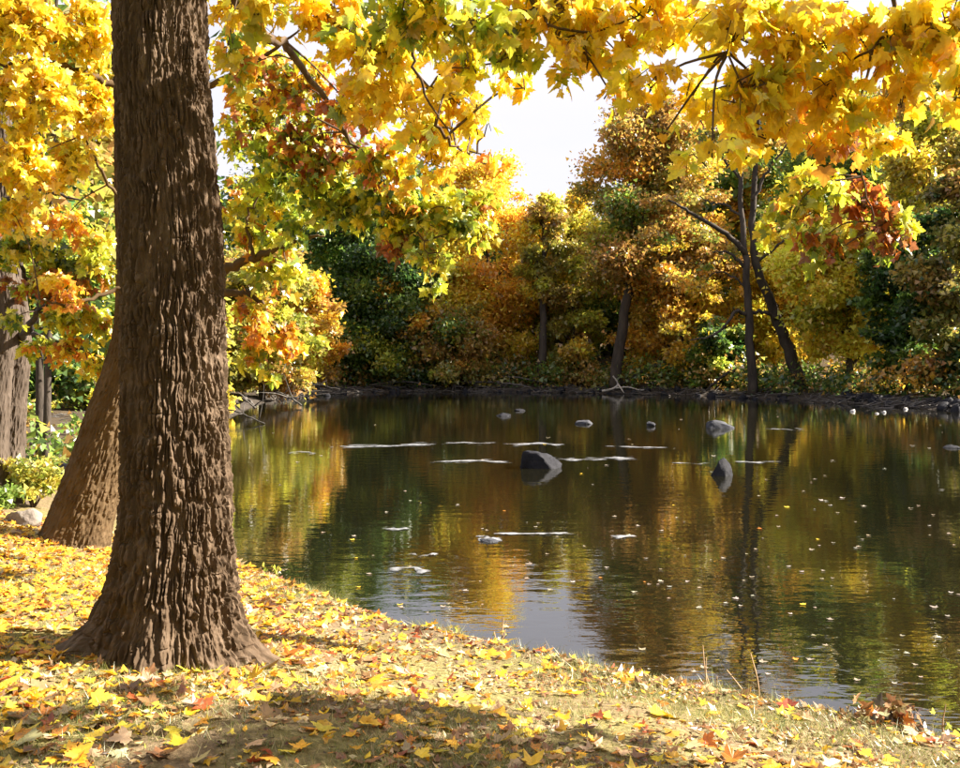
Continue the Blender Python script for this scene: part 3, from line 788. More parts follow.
def far_tree(label, px, Y, top, bot, hw, pal, n, size=0.225, tr=0.22, lean=0.0, shape='round', name='tree', cat='tree', group=None, limbs=19, trunk_to=0.92, dens=1.0, tmat='bark_far', dy=0.0, open_=0.0):
    X = (px - 480) / FPX * Y
    zb = float(height(np.array([X]), np.array([Y]))[0])
    zt = CAMZ - (top - HZ) / FPX * Y; zc = CAMZ - (bot - HZ) / FPX * Y; zc = max(zc + 0.0, zb + 0.3)
    W = hw / FPX * Y
    H = zt - zb
    t = thing(name, (X, Y, zb), label, cat, group)
    P = np.array([(X, Y, zb - 0.3), (X + lean * 0.25, Y, zb + 0.3 * H), (X + lean * 0.6, Y + rng.normal(0, 0.2), zb + 0.6 * H), (X + lean, Y, zb + trunk_to * H)])
    C = smooth_path(P, 24); C[2:-1, :2] += np.cumsum(rng.normal(0, 0.02 * H / 10, (21, 2)), 0)
    v, f = tube(C, tr * np.linspace(1.15, 0.15, 24) ** 0.8, 8)
    obj('trunk', v, f, M[tmat], t, smooth=True)
    puffs, lt = [], []
    for i in range(limbs):
        u = (i + 0.5) / limbs
        zend = zc + (zt - zc) * (u ** 0.9)
        if shape == 'round': prof = math.sqrt(max(0.05, 1 - (2 * u - 0.85) ** 2 / 1.4))
        elif shape == 'cone': prof = 1.05 - 0.85 * u
        elif shape == 'tall': prof = math.sqrt(max(0.05, 1 - (2 * u - 0.95) ** 2)) * 0.9 + 0.15
        else: prof = 0.6 + 0.5 * u
        a = i * 2.39996 + rng.uniform(-0.4, 0.4)
        ln = W * prof * rng.uniform(0.75, 1.1)
        z0 = max(zb + 0.12 * H, zend - ln * rng.uniform(0.25, 0.6))
        z0 = min(z0, zb + trunk_to * H * 0.97)
        k = int(np.clip((z0 - C[0, 2]) / (C[-1, 2] - C[0, 2]) * 23, 0, 22))
        root = C[k]
        end = np.array([root[0] + ln * math.cos(a), root[1] + ln * math.sin(a) * 0.9, zend])
        mid = (root + end) / 2 + np.array([0, 0, 0.12 * ln])
        B = smooth_path(np.array([root, mid, end]), 8)
        r_ = tr * 0.42 * (1 - 0.6 * u)
        lt.append(tube(B, np.linspace(r_, 0.02, 8), 5, False))
        col = pick(pal, 1)[0]
        for q in (0.45, 0.72, 1.0):
            c = B[int(q * 7)]
            pr = W * rng.uniform(0.20, 0.38)
            if open_ and rng.random() < open_: continue
            puffs.append((c + rng.normal(0, 0.12 * W, 3) * np.array([1, 1, 0.5]), pr, jitter(col[None], 0.12, 0.05)[0]))
            if rng.random() < 0.7:
                d = rng.normal(0, 1, 3) * np.array([1, 1, 0.45]); d = d / np.linalg.norm(d) * pr * 1.3
                puffs.append((c + d, pr * rng.uniform(0.45, 0.8), jitter(pick(pal, 1) * 0.6 + col * 0.4, 0.12, 0.05)[0]))
                lt.append(tube(smooth_path(np.array([c, c + d * 0.5 + np.array([0, 0, 0.1]), c + d]), 4), [r_ * 0.4, r_ * 0.3, 0.02, 0.012], 3, False))
    for q in range(3):
        puffs.append((C[-1] + rng.normal(0, 0.15 * W, 3), W * 0.24, pick(pal, 1)[0]))
    v, f = join(lt); obj('limbs', v, f, M[tmat], t)
    V, Fq, Cc = crown_leaves(puffs, int(n * dens * 3.6), size, pal)
    obj('crown', V, Fq, M['far_leaf'], t, Cc)
    return t

fG, fD, fO, fA = (0.18, 0.28, 0.045), (0.06, 0.13, 0.03), (0.93, 0.49, 0.06), (0.93, 0.65, 0.06)
fB, fY, fL, fS = (0.50, 0.31, 0.075), (0.92, 0.74, 0.08), (0.58, 0.57, 0.07), (0.36, 0.33, 0.065)
Q_DG = [(fD, 5), (fG, 3), (fL, 0.5)]
Q_G = [(fG, 5), (fD, 2), (fL, 2), (fA, 0.5)]
Q_O = [(fO, 5), (fA, 4), (fB, 1.5), (fL, 0.5)]
Q_GO = [(fA, 5), (fY, 4), (fO, 2), (fL, 1)]
Q_BR = [(fB, 5), (fO, 1.6), (fS, 2.2), (fG, 2.4), (fL, 1)]
Q_OL = [(fS, 4), (fL, 3), (fB, 2), (fA, 1)]
Q_PALE = [((0.62, 0.54, 0.16), 4), (fL, 3), (fA, 2)]

FAR = [
    # label, px, Y, top, bot, hw, palette, n, kwargs
    ('dark green broad tree between the orange maple and the driftwood pile', 352, 80, 175, 372, 62, Q_DG, 12000, dict(tr=0.3)),
    ('low dark green tree leaning over the far waterline beside the amber maple', 395, 77.5, 250, 385, 46, Q_DG, 8000, dict(tr=0.2)),
    ('amber maple with drooping golden boughs beside the dark green trees', 425, 79, 215, 345, 48, Q_GO, 8000, dict(tr=0.22)),
    ('tall bright orange maple on the far bank left of the sky gap', 488, 80, 160, 352, 56, Q_O, 13000, dict(tr=0.3, shape='tall')),
    ('small rusty tree under the bright orange maple', 455, 76.8, 315, 384, 42, Q_BR, 5000, dict(tr=0.12)),
    ('slender dark trunked tree with olive leaves beside the bright orange maple', 541, 75.9, 195, 300, 22, Q_OL, 4000, dict(tr=0.34, shape='tall', open_=0.2)),
    ('pale yellow green tree standing under the sky gap', 568, 84, 196, 340, 40, Q_PALE, 9000, dict(tr=0.22)),
    ('olive brown bushy tree at the far waterline under the sky gap', 573, 77, 262, 382, 30, Q_OL, 8000, dict(tr=0.15, limbs=11)),
    ('tall brown and green tree with bare lower trunk, the highest on the far bank', 614, 71.8, 108, 285, 56, Q_BR, 14000, dict(lean=3.4, tr=0.42, shape='tall')),
    ('green leaved tree behind the bare trunk of the highest tree', 646, 79, 190, 350, 46, Q_G, 8000, dict(tr=0.25)),
    ('rust brown maple with low spreading boughs right of the highest tree', 684, 73, 235, 372, 54, [(fB, 5), (fO, 4), (fA, 2), (fS, 1)], 10000, dict(tr=0.2)),
    ('round bright green bush on the far bank beside the dark twin trunks', 718, 69, 325, 392, 28, Q_G, 6000, dict(tr=0.08, limbs=10, name='bush', cat='bush')),
    ('golden maple with low drooping crown right of the dark twin trunks', 850, 61, 218, 352, 54, Q_GO, 14000, dict(tr=0.25)),
    ('small amber maple behind the dark twin trunks', 775, 72, 240, 360, 44, Q_GO, 8000, dict(tr=0.2)),
    ('dark green tree at the right shore behind the stones', 905, 56, 235, 375, 38, Q_DG, 8000, dict(tr=0.2)),
    ('tall olive tree rising over the right shore', 925, 62, 85, 330, 60, Q_OL, 14000, dict(tr=0.35, shape='tall')),
    ('dark olive tree closest to the right shore', 968, 52, 170, 388, 48, [(fS, 5), (fD, 3), (fB, 2)], 11000, dict(tr=0.25)),
    ('tall dark green tree behind the golden maple of the right shore', 852, 74, 95, 300, 56, Q_G, 11000, dict(tr=0.35, shape='tall')),
    ('tall olive green tree behind the dark twin trunks', 792, 82, 105, 320, 46, Q_DG, 9000, dict(tr=0.3, shape='tall')),
    ('yellow green tree above the driftwood on the left shore', 262, 58, 255, 385, 46, Q_OL, 8000, dict(tr=0.2)),
    ('small orange maple above the driftwood on the left shore', 312, 72, 280, 382, 30, Q_O, 5000, dict(tr=0.15)),
    ('tall green tree behind the driftwood on the left shore', 290, 84, 130, 340, 60, Q_G, 11000, dict(tr=0.3)),
]
for lab, px, Y, top, bot, hw, pal, n, kw in FAR:
    far_tree(lab, px, Y, top, bot, hw, pal, n, **kw)

# the dark tree with twin trunks: a thin upright one and a thick leaning one, with bare crooked limbs
rng = np.random.default_rng(115)
YT = 63.0
ta = at(752, 392, YT)
dt = thing('twin_trunk_tree', (ta[0], YT, float(height(np.array([ta[0]]), np.array([YT]))[0])), 'dark tree with a thin upright trunk and a thick leaning trunk on the far bank', 'tree')
def limb(pts, r0, r1, n=18, name='limb', k=7):
    C = smooth_path(np.array([at(*p) for p in pts]), n); C[1:-1] += rng.normal(0, 0.05, (n - 2, 3))
    v, f = tube(C, np.linspace(r0, r1, n), k); return obj(name, v, f, M['bark_far'], dt, smooth=True)
limb([(752, 398, YT), (751, 350, YT), (748, 300, YT), (745, 255, YT), (742, 215, YT), (742, 160, YT), (746, 110, YT)], 0.34, 0.10, 26, 'trunk')
limb([(803, 400, YT + 1), (795, 368, YT + 1), (783, 335, YT + 1), (770, 300, YT + 0.8), (757, 268, YT + 0.5), (752, 220, YT + 0.5), (756, 150, YT + 0.5), (760, 95, YT + 0.5)], 0.50, 0.11, 28, 'trunk')
limb([(746, 255, YT), (725, 232, YT - 0.6), (700, 218, YT - 1), (682, 207, YT - 1.2), (668, 200, YT - 1.3)], 0.20, 0.05)
limb([(742, 218, YT), (728, 206, YT), (712, 202, YT), (700, 196, YT)], 0.10, 0.03)
limb([(746, 268, YT), (730, 254, YT - 0.4), (712, 252, YT - 0.6)], 0.13, 0.04)
limb([(748, 315, YT), (735, 312, YT - 0.5), (722, 330, YT - 0.8), (705, 338, YT - 1), (690, 340, YT - 1.1)], 0.14, 0.04)
limb([(750, 312, YT), (770, 314, YT + 0.3), (783, 325, YT + 1)], 0.12, 0.10)
limb([(747, 290, YT), (735, 278, YT), (718, 272, YT), (706, 280, YT)], 0.08, 0.03)
limb([(752, 200, YT), (775, 160, YT), (800, 130, YT)], 0.12, 0.04)
limb([(742, 180, YT), (715, 150, YT), (700, 120, YT)], 0.10, 0.04)
limb([(757, 262, YT + 0.5), (790, 235, YT + 0.5), (815, 220, YT)], 0.10, 0.04)
puffs = []
for (px, py, r) in [(668, 196, 1.4), (690, 185, 1.5), (700, 225, 1.2), (715, 165, 1.4), (700, 120, 1.6), (735, 110, 1.7), (765, 95, 1.7), (800, 125, 1.5), (728, 195, 1.0),
                    (690, 262, 1.2), (712, 285, 1.3), (690, 330, 1.2), (720, 315, 1.0), (790, 215, 1.3), (815, 215, 1.3), (735, 245, 0.9), (770, 150, 1.2), (660, 225, 1.2), (680, 250, 1.1), (720, 265, 1.0)]:
    c = at(px, py, YT) + np.array([0, rng.uniform(0.8, 3.0), 0])
    for q in range(3): puffs.append((c + rng.normal(0, 0.7, 3), r * 0.62, pick(Q_BR + [(fA, 3)], 1)[0]))
V, Fq, Cc = crown_leaves(puffs, 7500, 0.22, Q_BR, 0.5)
obj('crown', V, Fq, M['far_leaf'], dt, Cc)

rng = np.random.default_rng(105)
# woods behind, one mass
parts, tr_ = [], []
for k in range(80):
    px = -150 + 1400 * ((k - 24) / 56.0) + rng.uniform(-14, 14); Y = (88, 104)[k % 2] + rng.uniform(-3, 5)
    if k < 24: px, Y = rng.uniform(-350, 200), rng.uniform(45, 95)
    X = (px - 480) / FPX * Y; zb = float(height(np.array([X]), np.array([Y]))[0])
    H = rng.uniform(13, 19) if px < 640 else rng.uniform(17, 23)
    if 430 < px < 640:
        H = min(H, CAMZ - (rng.uniform(215, 245) - HZ) / FPX * Y - zb)
    tr_.append(tube(np.array([(X, Y, zb - 0.3), (X + rng.normal(0, 0.3), Y, zb + H * 0.5), (X + rng.normal(0, 0.5), Y, zb + H * 0.9)]), [0.25, 0.18, 0.05], 5, False))
    pal = [Q_DG, Q_G, Q_OL, Q_BR, Q_O][rng.choice(5, p=[0.34, 0.24, 0.2, 0.14, 0.08])]
    W = rng.uniform(2.6, 4.2); pf = []
    for q in range(20):
        u = rng.random(); a = rng.uniform(0, 6.28); rr = W * math.sqrt(rng.random()) * (1.1 - 0.6 * u)
        pf.append(((X + rr * math.cos(a), Y + rr * math.sin(a), zb + H * (0.03 + 0.95 * u)), rng.uniform(1.3, 2.2), pick(pal, 1)[0]))
    parts.append(crown_leaves(pf, 3600, 0.62, pal, 0.85))
v, f = join(tr_)
fw = obj('far_wood', *[join(parts)[q] for q in (0, 1)], M['far_leaf'], None, join(parts)[2])
tag(fw, 'mass of mixed autumn woods behind the trees of the far bank', 'woods', kind='stuff')
obj('trunks', v, f, M['bark_far'], fw)['kind'] = 'stuff'

rng = np.random.default_rng(106)
# unseen trees added behind the viewer to keep the sky's light off the bank
parts = []
for k in range(30):
    X = rng.uniform(-32, 26); Y = rng.uniform(-22, -7); zb = 0.8; H = rng.uniform(12, 17)
    pf = []
    for q in range(14):
        u = rng.random(); a = rng.uniform(0, 6.28); rr = 4.0 * math.sqrt(rng.random()) * (1.1 - 0.5 * u)
        pf.append(((X + rr * math.cos(a), Y + rr * math.sin(a), zb + H * (0.10 + 0.88 * u)), rng.uniform(1.6, 2.4), pick(Q_G, 1)[0]))
    parts.append(crown_leaves(pf, 700, 1.3, Q_G, 0.85))
a_ = join(parts)
tag(obj('sky_blocking_wood', a_[0], a_[1], M['far_leaf'], None, a_[2]), 'unseen trees added behind the viewer to block sky light', 'woods', kind='stuff')

rng = np.random.default_rng(107)
# undergrowth along the far bank
pf = []
for k in range(240):
    i = rng.integers(20, 29); a, c = SHORE[i], SHORE[i + 1]
    p_ = a + (c - a) * rng.random(); nn = np.array([-(c - a)[1], (c - a)[0]]); nn = -nn / np.linalg.norm(nn)
    p_ = p_ + nn * rng.uniform(1.5, 9)
    z = float(height(p_[:1], p_[1:])[0])
    if shore_dist(p_[:1], p_[1:])[0] < 0.8: continue
    pf.append(((p_[0], p_[1], z + rng.uniform(0.2, 1.3)), rng.uniform(0.6, 1.5), pick([(fB, 4), (fS, 3), (fG, 2), (fD, 3), (fO, 1)], 1)[0]))
pfl = []
for k in range(80):
    Y = rng.uniform(15, 60); X = -rng.uniform(0.36, 0.62) * Y
    if shore_dist(np.array([X]), np.array([Y]))[0] < 0.9: continue
    if Y < 26 and rng.random() < 0.75: continue
    pfl.append(((X, Y, gh(X, Y) + 0.3), rng.uniform(0.3, 0.9), pick([(fL, 3), (fG, 3), (fB, 2), (fS, 2)], 1)[0]))
V, Fq, Cc = crown_leaves(pfl, 16000, 0.12, [(fL, 3), (fG, 3), (fB, 3)], 0.8)
tag(obj('undergrowth', V, Fq, M['far_leaf'], None, Cc), 'green and yellow undergrowth on the left bank behind the slim trunks', 'undergrowth', kind='stuff')
V, Fq, Cc = crown_leaves(pf, 44000, 0.22, [(fB, 4), (fS, 3), (fG, 2), (fD, 3)], 0.8)
tag(obj('undergrowth', V, Fq, M['far_leaf'], None, Cc), 'brown and green undergrowth along the far waterline', 'undergrowth', kind='stuff')

# ------------------------------------------------------------------ left bank: slim trunks, yellow shrub, fallen logs
rng = np.random.default_rng(108)
def slim(label, px, pyb, Y, r, top_px, pals, n=1800):
    b_ = at(px, pyb, Y); zb = float(height(b_[:1], b_[1:2])[0])
    t = thing('slim_tree', (b_[0], Y, zb), label, 'tree', 'slim trees on the left bank')
    e = at(top_px, -60, Y)
    C = smooth_path(np.array([(b_[0], Y, zb - 0.2), (b_[0] * 0.7 + e[0] * 0.3, Y, zb + 3), (e[0], Y, max(e[2], 8))]), 16)
    v, f = tube(C, np.linspace(r, r * 0.35, 16), 8); obj('trunk', v, f, M['bark_far'], t, smooth=True)
    pf = [(C[-1 - int(rng.integers(0, 8))] + rng.normal(0, 0.9, 3), rng.uniform(0.5, 1.0), pick(pals, 1)[0]) for _ in range(14)]
    V, Fq, Cc = crown_leaves(pf, n, 0.16, pals); obj('crown', V, Fq, M['far_leaf'], t, Cc)
slim('straight dark slim trunk on the left bank between the grey tree and the leaning trunk', 40, 455, 19, 0.10, 38, Q_G)
slim('thin dark trunk leaning slightly beside the straight slim trunk', 46, 462, 18, 0.085, 58, Q_OL)

FARL = [('yellow green tree on the left bank behind the leaning trunk', 88, 38, 215, 395, 60, [((0.34, 0.32, 0.05), 4), (fL, 4), (fG, 3)], 9000, dict(tr=0.2, size=0.2)),
        ('green tree on the left bank behind the grey tree', 15, 33, 160, 385, 70, Q_G, 9000, dict(tr=0.2, size=0.2)),
        ('olive tree on the left bank seen past the maple trunk', 165, 42, 230, 400, 60, Q_OL, 8000, dict(tr=0.2, size=0.2))]
for lab, px, Y, top, bot, hw, pal, n, kw in FARL:
    far_tree(lab, px, Y, top, bot, hw, pal, n, **kw)

# yellow shrub
rng = np.random.default_rng(109)
sb = at(33, 500, 12.2); sz_ = float(height(sb[:1], sb[1:2])[0])
sh = thing('yellow_shrub', (sb[0], 12.2, sz_), 'small pale yellow shrub beside the grey twin stemmed tree', 'shrub')
st_, ends = [], []
for k in range(16):
    a = rng.uniform(0, 6.28); r_ = rng.uniform(0.1, 0.32)
    e = np.array([sb[0] + r_ * math.cos(a), 12.2 + r_ * math.sin(a), sz_ + rng.uniform(0.15, 0.72)])
    C = smooth_path(np.array([(sb[0], 12.2, sz_ - 0.05), (sb[0] * 0.5 + e[0] * 0.5, 12.2 * 0.5 + e[1] * 0.5, (sz_ + e[2]) / 2 + 0.05), e]), 6)
    st_.append(tube(C, np.linspace(0.008, 0.003, 6), 4, False)); ends += [C[3], C[4], C[5]]
v, f = join(st_); obj('stems', v, f, M['twig'], sh)
pf = [(e, 0.11, ((0.62, 0.56, 0.10) if rng.random() < 0.75 else (0.35, 0.40, 0.08))) for e in ends]
V, Fq, Cc = crown_leaves(pf, 1500, 0.055, [((0.62, 0.56, 0.10), 1)], 0.6); obj('foliage', V, Fq, M['leaf'], sh, Cc)
gb = at(5, 508, 11.8); gz2 = float(height(gb[:1], gb[1:2])[0])
gs = thing('green_weed', (gb[0], 11.8, gz2), 'low green weed clump at the foot of the grey twin stemmed tree', 'weed')
pf = [((gb[0] + rng.normal(0, 0.1), 11.8 + rng.normal(0, 0.1), gz2 + rng.uniform(0.02, 0.25)), 0.1, (0.25, 0.36, 0.07)) for _ in range(14)]
V, Fq, Cc = crown_leaves(pf, 500, 0.05, [((0.3, 0.4, 0.08), 1)], 0.8); obj('foliage', V, Fq, M['leaf'], gs, Cc)
st_ = [tube(smooth_path(np.array([(gb[0] + rng.normal(0, .05), 11.8, gz2 - 0.03), p_[0]]), 3), [0.005, 0.004, 0.003], 3, False) for p_ in pf]
v, f = join(st_); obj('stems', v, f, M['twig'], gs)

# fallen logs and driftwood
rng = np.random.default_rng(110)
def log(label, P, r0, r1, mat='driftwood', name='fallen_log', cat='log', group=None, twigs=0, n=14):
    P = np.array(P, float); C = smooth_path(P, n); C[1:-1] += rng.normal(0, r0 * 0.25, (n - 2, 3))
    t = thing(name, P[0], label, cat, group)
    v, f = tube(C, np.linspace(r0, r1, n) * (1 + 0.1 * rng.normal(0, 1, n)), 7); obj('stem', v, f, M[mat], t, smooth=True)
    for k in range(twigs):
        i = int(rng.integers(3, n - 1)); d = rng.normal(0, 1, 3) * np.array([1, 0.6, 0.6]) + np.array([0, 0, 0.5]); d /= np.linalg.norm(d)
        ln = rng.uniform(0.25, 0.6) * np.linalg.norm(P[-1] - P[0]) * 0.6
        Q = smooth_path(np.array([C[i], C[i] + d * ln * 0.5, C[i] + d * ln + np.array([0, 0, -0.1 * ln]) + rng.normal(0, 0.1 * ln, 3)]), 7)
        v, f = tube(Q, np.linspace(r1 * 0.8 + 0.006, 0.006, 7), 5); obj('limb', v, f, M[mat], t, smooth=True)
    return t

def gpt(px, py, dz=0.0):
    """the ground point seen at a pixel"""
    Y = 5.0
    for s in np.arange(5, 120, 0.15):
        p_ = at(px, py, s)
        if p_[2] <= max(0.0, float(height(p_[:1], p_[1:2])[0])): return p_ + np.array([0, 0, dz])
    return at(px, py, 100)

def gat(X, Y, dz=0.0):
    return np.array([X, Y, max(0.0, float(height(np.array([X]), np.array([Y]))[0])) + dz])

for lab, (x0, y0), (x1, y1), r in [
        ('grey log lying level on the left bank behind the slim trunks', (-10.6, 26), (-8.0, 27.0), 0.11),
        ('short dark log on the left bank beside the yellow shrub', (-7.3, 17.2), (-6.2, 16.6), 0.10),
        ('thin bent pole of driftwood on the left bank slope', (-12.2, 31), (-9.8, 30.0), 0.07),
        ('weathered branch lying uphill on the left bank', (-10.4, 22), (-9.2, 24.5), 0.07),
        ('old log half sunk in the left bank leaf mould', (-13.2, 36), (-10.6, 37), 0.14)]:
    a_, c_ = gat(x0, y0, r * 0.7), gat(x1, y1, r * 0.7)
    log(lab, [a_, (a_ + c_) / 2 + np.array([0, 0, 0.06]), c_], r, r * 0.55, twigs=3)

for k, (lab, p0, p1, r, tw_) in enumerate([
        ('long pale driftwood branch reaching over the water at the left shore', (-13.5, 60, 0.5), (-9.4, 50, 0.12), 0.10, 4),
        ('tangled driftwood branch with upright twigs at the left shore', (-14.0, 63, 0.9), (-10.4, 58, 0.5), 0.09, 6),
        ('low grey driftwood trunk along the left shore waterline', (-12.6, 50, 0.35), (-10.9, 46, 0.2), 0.13, 3),
        ('arched driftwood limb above the left shore waterline', (-13.4, 66, 0.6), (-9.6, 65, 0.5), 0.08, 5),
        ('thin half sunk branch beside the left shore driftwood', (-12.1, 41, 0.2), (-8.4, 37, 0.03), 0.05, 4),
        ('grey driftwood trunk under the orange maple', (-1.5, 76.2, 0.7), (4.0, 74.3, 0.35), 0.16, 5),
        ('slanted driftwood pole under the orange maple', (0.5, 76.5, 1.2), (6.2, 74.0, 0.4), 0.10, 4),
        ('dark fallen trunk sloping to the water beside the pale forked branch', (14.0, 71.5, 2.3), (10.4, 71.6, 0.5), 0.16, 3),
        ('dark slanting branch on the bank under the green bush', (18.3, 66.0, 2.0), (15.6, 65.6, 0.4), 0.16, 2),
        ('low drift branch below the dark green trees of the far bank', (-8.8, 75.6, 0.5), (-3.5, 75.4, 0.5), 0.09, 5)]):
    p0 = np.array(p0); p1 = np.array(p1)
    p0[2] = max(p0[2], gat(p0[0], p0[1])[2] + 0.05)
    log(lab, [p0, (p0 + p1) / 2 + np.array([0, 0, 0.25]), p1], r, r * 0.4, name='driftwood', cat='driftwood', twigs=tw_, mat='bark_far' if 'dark' in lab[:5] else 'driftwood')
db = []
for k in range(900):
    if k < 620:
        i = rng.integers(20, 29); a_, c_ = SHORE[i], SHORE[i + 1]
        nn = np.array([(c_ - a_)[1], -(c_ - a_)[0]]); nn /= np.linalg.norm(nn)
        p_ = a_ + (c_ - a_) * rng.random() + nn * rng.normal(0.5, 0.8); sc_ = 1.0
    else:
        Y = rng.uniform(15, 48); p_ = np.array([-rng.uniform(0.32, 0.60) * Y, Y]); sc_ = 0.5
        if shore_dist(p_[:1], p_[1:])[0] < 0.2: continue
    b0 = gat(p_[0], p_[1], 0.03); an = rng.uniform(0, 6.28); ln = rng.uniform(0.3, 1.7) * sc_
    b1 = b0 + np.array([math.cos(an) * ln, math.sin(an) * ln * 0.6, 0]); b1[2] = gat(b1[0], b1[1])[2] + rng.uniform(0.02, 0.35) * sc_
    db.append(tube(smooth_path(np.array([b0, (b0 + b1) / 2 + rng.normal(0, 0.06, 3) * sc_, b1]), 4), np.linspace(rng.uniform(0.02, 0.06) * sc_, 0.01, 4), 4, False))
v, f = join(db)
tag(obj('bank_debris', v, f, M['driftwood'], None), 'sticks and small drift strewn along the far waterline', 'debris', kind='stuff')
# pale forked branch
fk = thing('driftwood', at(616, 392, 70.0), 'bleached forked branch standing at the far waterline under the highest tree', 'driftwood')
for pts, r0 in [([(602, 391, 70.6), (612, 389, 70.4), (618, 384, 70.3), (613, 376, 70.2)], 0.10), ([(618, 384, 70.3), (622, 390, 70.0), (624, 393, 70.0)], 0.07),
                ([(616, 388, 70.3), (628, 387, 70.2), (640, 390, 70.1), (648, 389, 70.1)], 0.06)]:
    C = smooth_path(np.array([at(*p_) for p_ in pts]), 10)
    v, f = tube(C, np.linspace(r0, r0 * 0.5, 10), 6); obj('limb', v, f, M['palewood'], fk, smooth=True)

# ------------------------------------------------------------------ rocks
def ico(sub=3):
    import bmesh
    bm = bmesh.new(); bmesh.ops.create_icosphere(bm, subdivisions=sub, radius=1.0)
    V = np.array([v_.co[:] for v_ in bm.verts]); F = np.array([[v_.index for v_ in f_.verts] for f_ in bm.faces]); bm.free()
    return V, F
rng = np.random.default_rng(111)
ICO, ICO2 = ico(4), ico(2)

def rock(label, c, w, d, h, mat, seed, pointed=0.0, name='rock', group=None, low=False):
    V, F = ICO2 if low else ICO
    V = V.copy()
    # flat facets: clip the sphere by random planes
    r2 = np.random.default_rng(seed)
    for q in range(15):
        n_ = norm(r2.normal(0, 1, 3)); t = r2.uniform(0.45, 0.85)
        dd = V @ n_ - t
        V = V - np.where(dd > 0, dd, 0)[:, None] * n_ * 0.92
    V *= 1 + 0.30 * (fbm(V[:, 0] * 2.2 + seed, V[:, 1] * 2.2 + V[:, 2] * 1.7, seed)[:, None] - 0.5)
    V *= 1 + 0.11 * (fbm(V[:, 0] * 8 + seed, V[:, 1] * 8 + V[:, 2] * 7, seed)[:, None] - 0.5)
    if pointed: V[:, :2] *= (1 - pointed * np.clip(V[:, 2:3], 0, 1))
    V = V * np.array([w / 2 / 0.85, d / 2 / 0.85, h / 0.8])
    c = np.asarray(c, float)
    o = obj(name, V + c, F, M[mat], None, None, True, loc=c)
    return tag(o, label, 'rock', group)

def wat(px, py):
    Y = CAMZ * FPX / (py - HZ); return np.array([(px - 480) / FPX * Y, Y, 0.0])

rock('broad dark boulder breaking the surface in midstream among white riffles', wat(537, 467) + [0, 0, -0.06], 0.98, 0.8, 0.46, 'rock', 1)
rock('pointed dark grey rock in midstream with a thin wake either side', wat(724, 475) + [0, 0, -0.05], 0.60, 0.5, 0.42, 'rock', 2, 0.55)
rock('pale flat boulder in the river towards the dark twin trunks', wat(720, 428) + [0, 0, -0.05], 0.98, 0.8, 0.34, 'rock_pale', 3)
rock('low pale boulder in the river towards the olive brown bushy tree', wat(583, 424) + [0, 0, -0.05], 0.85, 0.7, 0.27, 'rock_pale', 4)
rock('small rounded stone between the two pale river boulders', wat(650, 426) + [0, 0, -0.03], 0.42, 0.4, 0.18, 'rock_pale', 5)
rock('low dark stone near the far shore under the orange maple', wat(503, 416) + [0, 0, -0.05], 0.8, 0.6, 0.22, 'rock', 6)
rock('thin flat stone awash at the right of the river', wat(951, 448) + [0, 0, -0.05], 0.75, 0.5, 0.13, 'rock', 7)
rock('small wet stone capped with foam in the shallows near the bank', wat(489, 541) + [0, 0, -0.03], 0.26, 0.2, 0.08, 'rock_pale', 8)
rock('small dark stone low in the far shallows beside the low dark stone', wat(520, 411) + [0, 0, -0.05], 0.5, 0.4, 0.14, 'rock', 9)
rb = gpt(14, 528)
rock('pale rock at the foot of the leaning trunk beside the leaf carpet', rb + [0.0, 0.25, -0.02], 0.42, 0.34, 0.17, 'rock_tan', 10)
rb = gpt(48, 470)
rock('dark rock on the left bank behind the yellow shrub', gat(-7.1, 16.2, -0.05), 0.7, 0.5, 0.30, 'rock', 11)
rock('flat dark slab on the left bank above the dark rock', gat(-7.6, 18.6, -0.05), 0.9, 0.6, 0.28, 'rock', 12)
GRP = 'stones on the right shore'
for k in range(34):
    px = rng.uniform(838, 975); t_ = (px - 838) / 137
    Y = 57.5 - 11.5 * t_ + rng.uniform(-1.6, 0.8)
    X = (px - 480) / FPX * Y
    w_ = rng.uniform(0.25, 0.85)
    rock('dark grey stone in the row along the right shore', gat(X, Y, -0.04), w_, w_ * 0.8, w_ * rng.uniform(0.35, 0.6), 'rock', 40 + k, name='shore_stone', group=GRP, low=True)
for k, (px, py, w_) in enumerate([(853, 408, 0.30), (877, 410, 0.17), (884, 409, 0.2), (906, 406, 0.28)]):
    Y = CAMZ * FPX / (py - HZ) * 0.93; X = (px - 480) / FPX * Y
    rock('whitish stone among the dark stones of the right shore', gat(X, Y, 0.0), w_, w_ * 0.7, w_ * 0.4, 'rock_white', 90 + k, name='white_stone', group='white stones on the right shore', low=True)
for k in range(80):
    i = rng.integers(22, 29); a_, c_ = SHORE[i], SHORE[i + 1]
    p_ = a_ + (c_ - a_) * rng.random() + rng.normal(0, 0.5, 2)
    w_ = rng.uniform(0.25, 0.8)
    q_ = 480 + FPX * p_[0] / p_[1]
    zone = ('beside the left shore driftwood' if q_ < 330 else 'below the dark green trees' if q_ < 450 else 'below the bright orange maple' if q_ < 560 else 'below the highest tree' if q_ < 690 else 'below the dark twin trunks')
    rock(('small' if w_ < 0.5 else 'larger') + ' dark stone on the far waterline ' + zone, gat(p_[0], p_[1], -0.06), w_, w_ * 0.8, w_ * rng.uniform(0.3, 0.55), 'rock', 120 + k, name='waterline_stone', group=('small' if w_ < 0.5 else 'larger') + ' far waterline stones ' + zone, low=True)

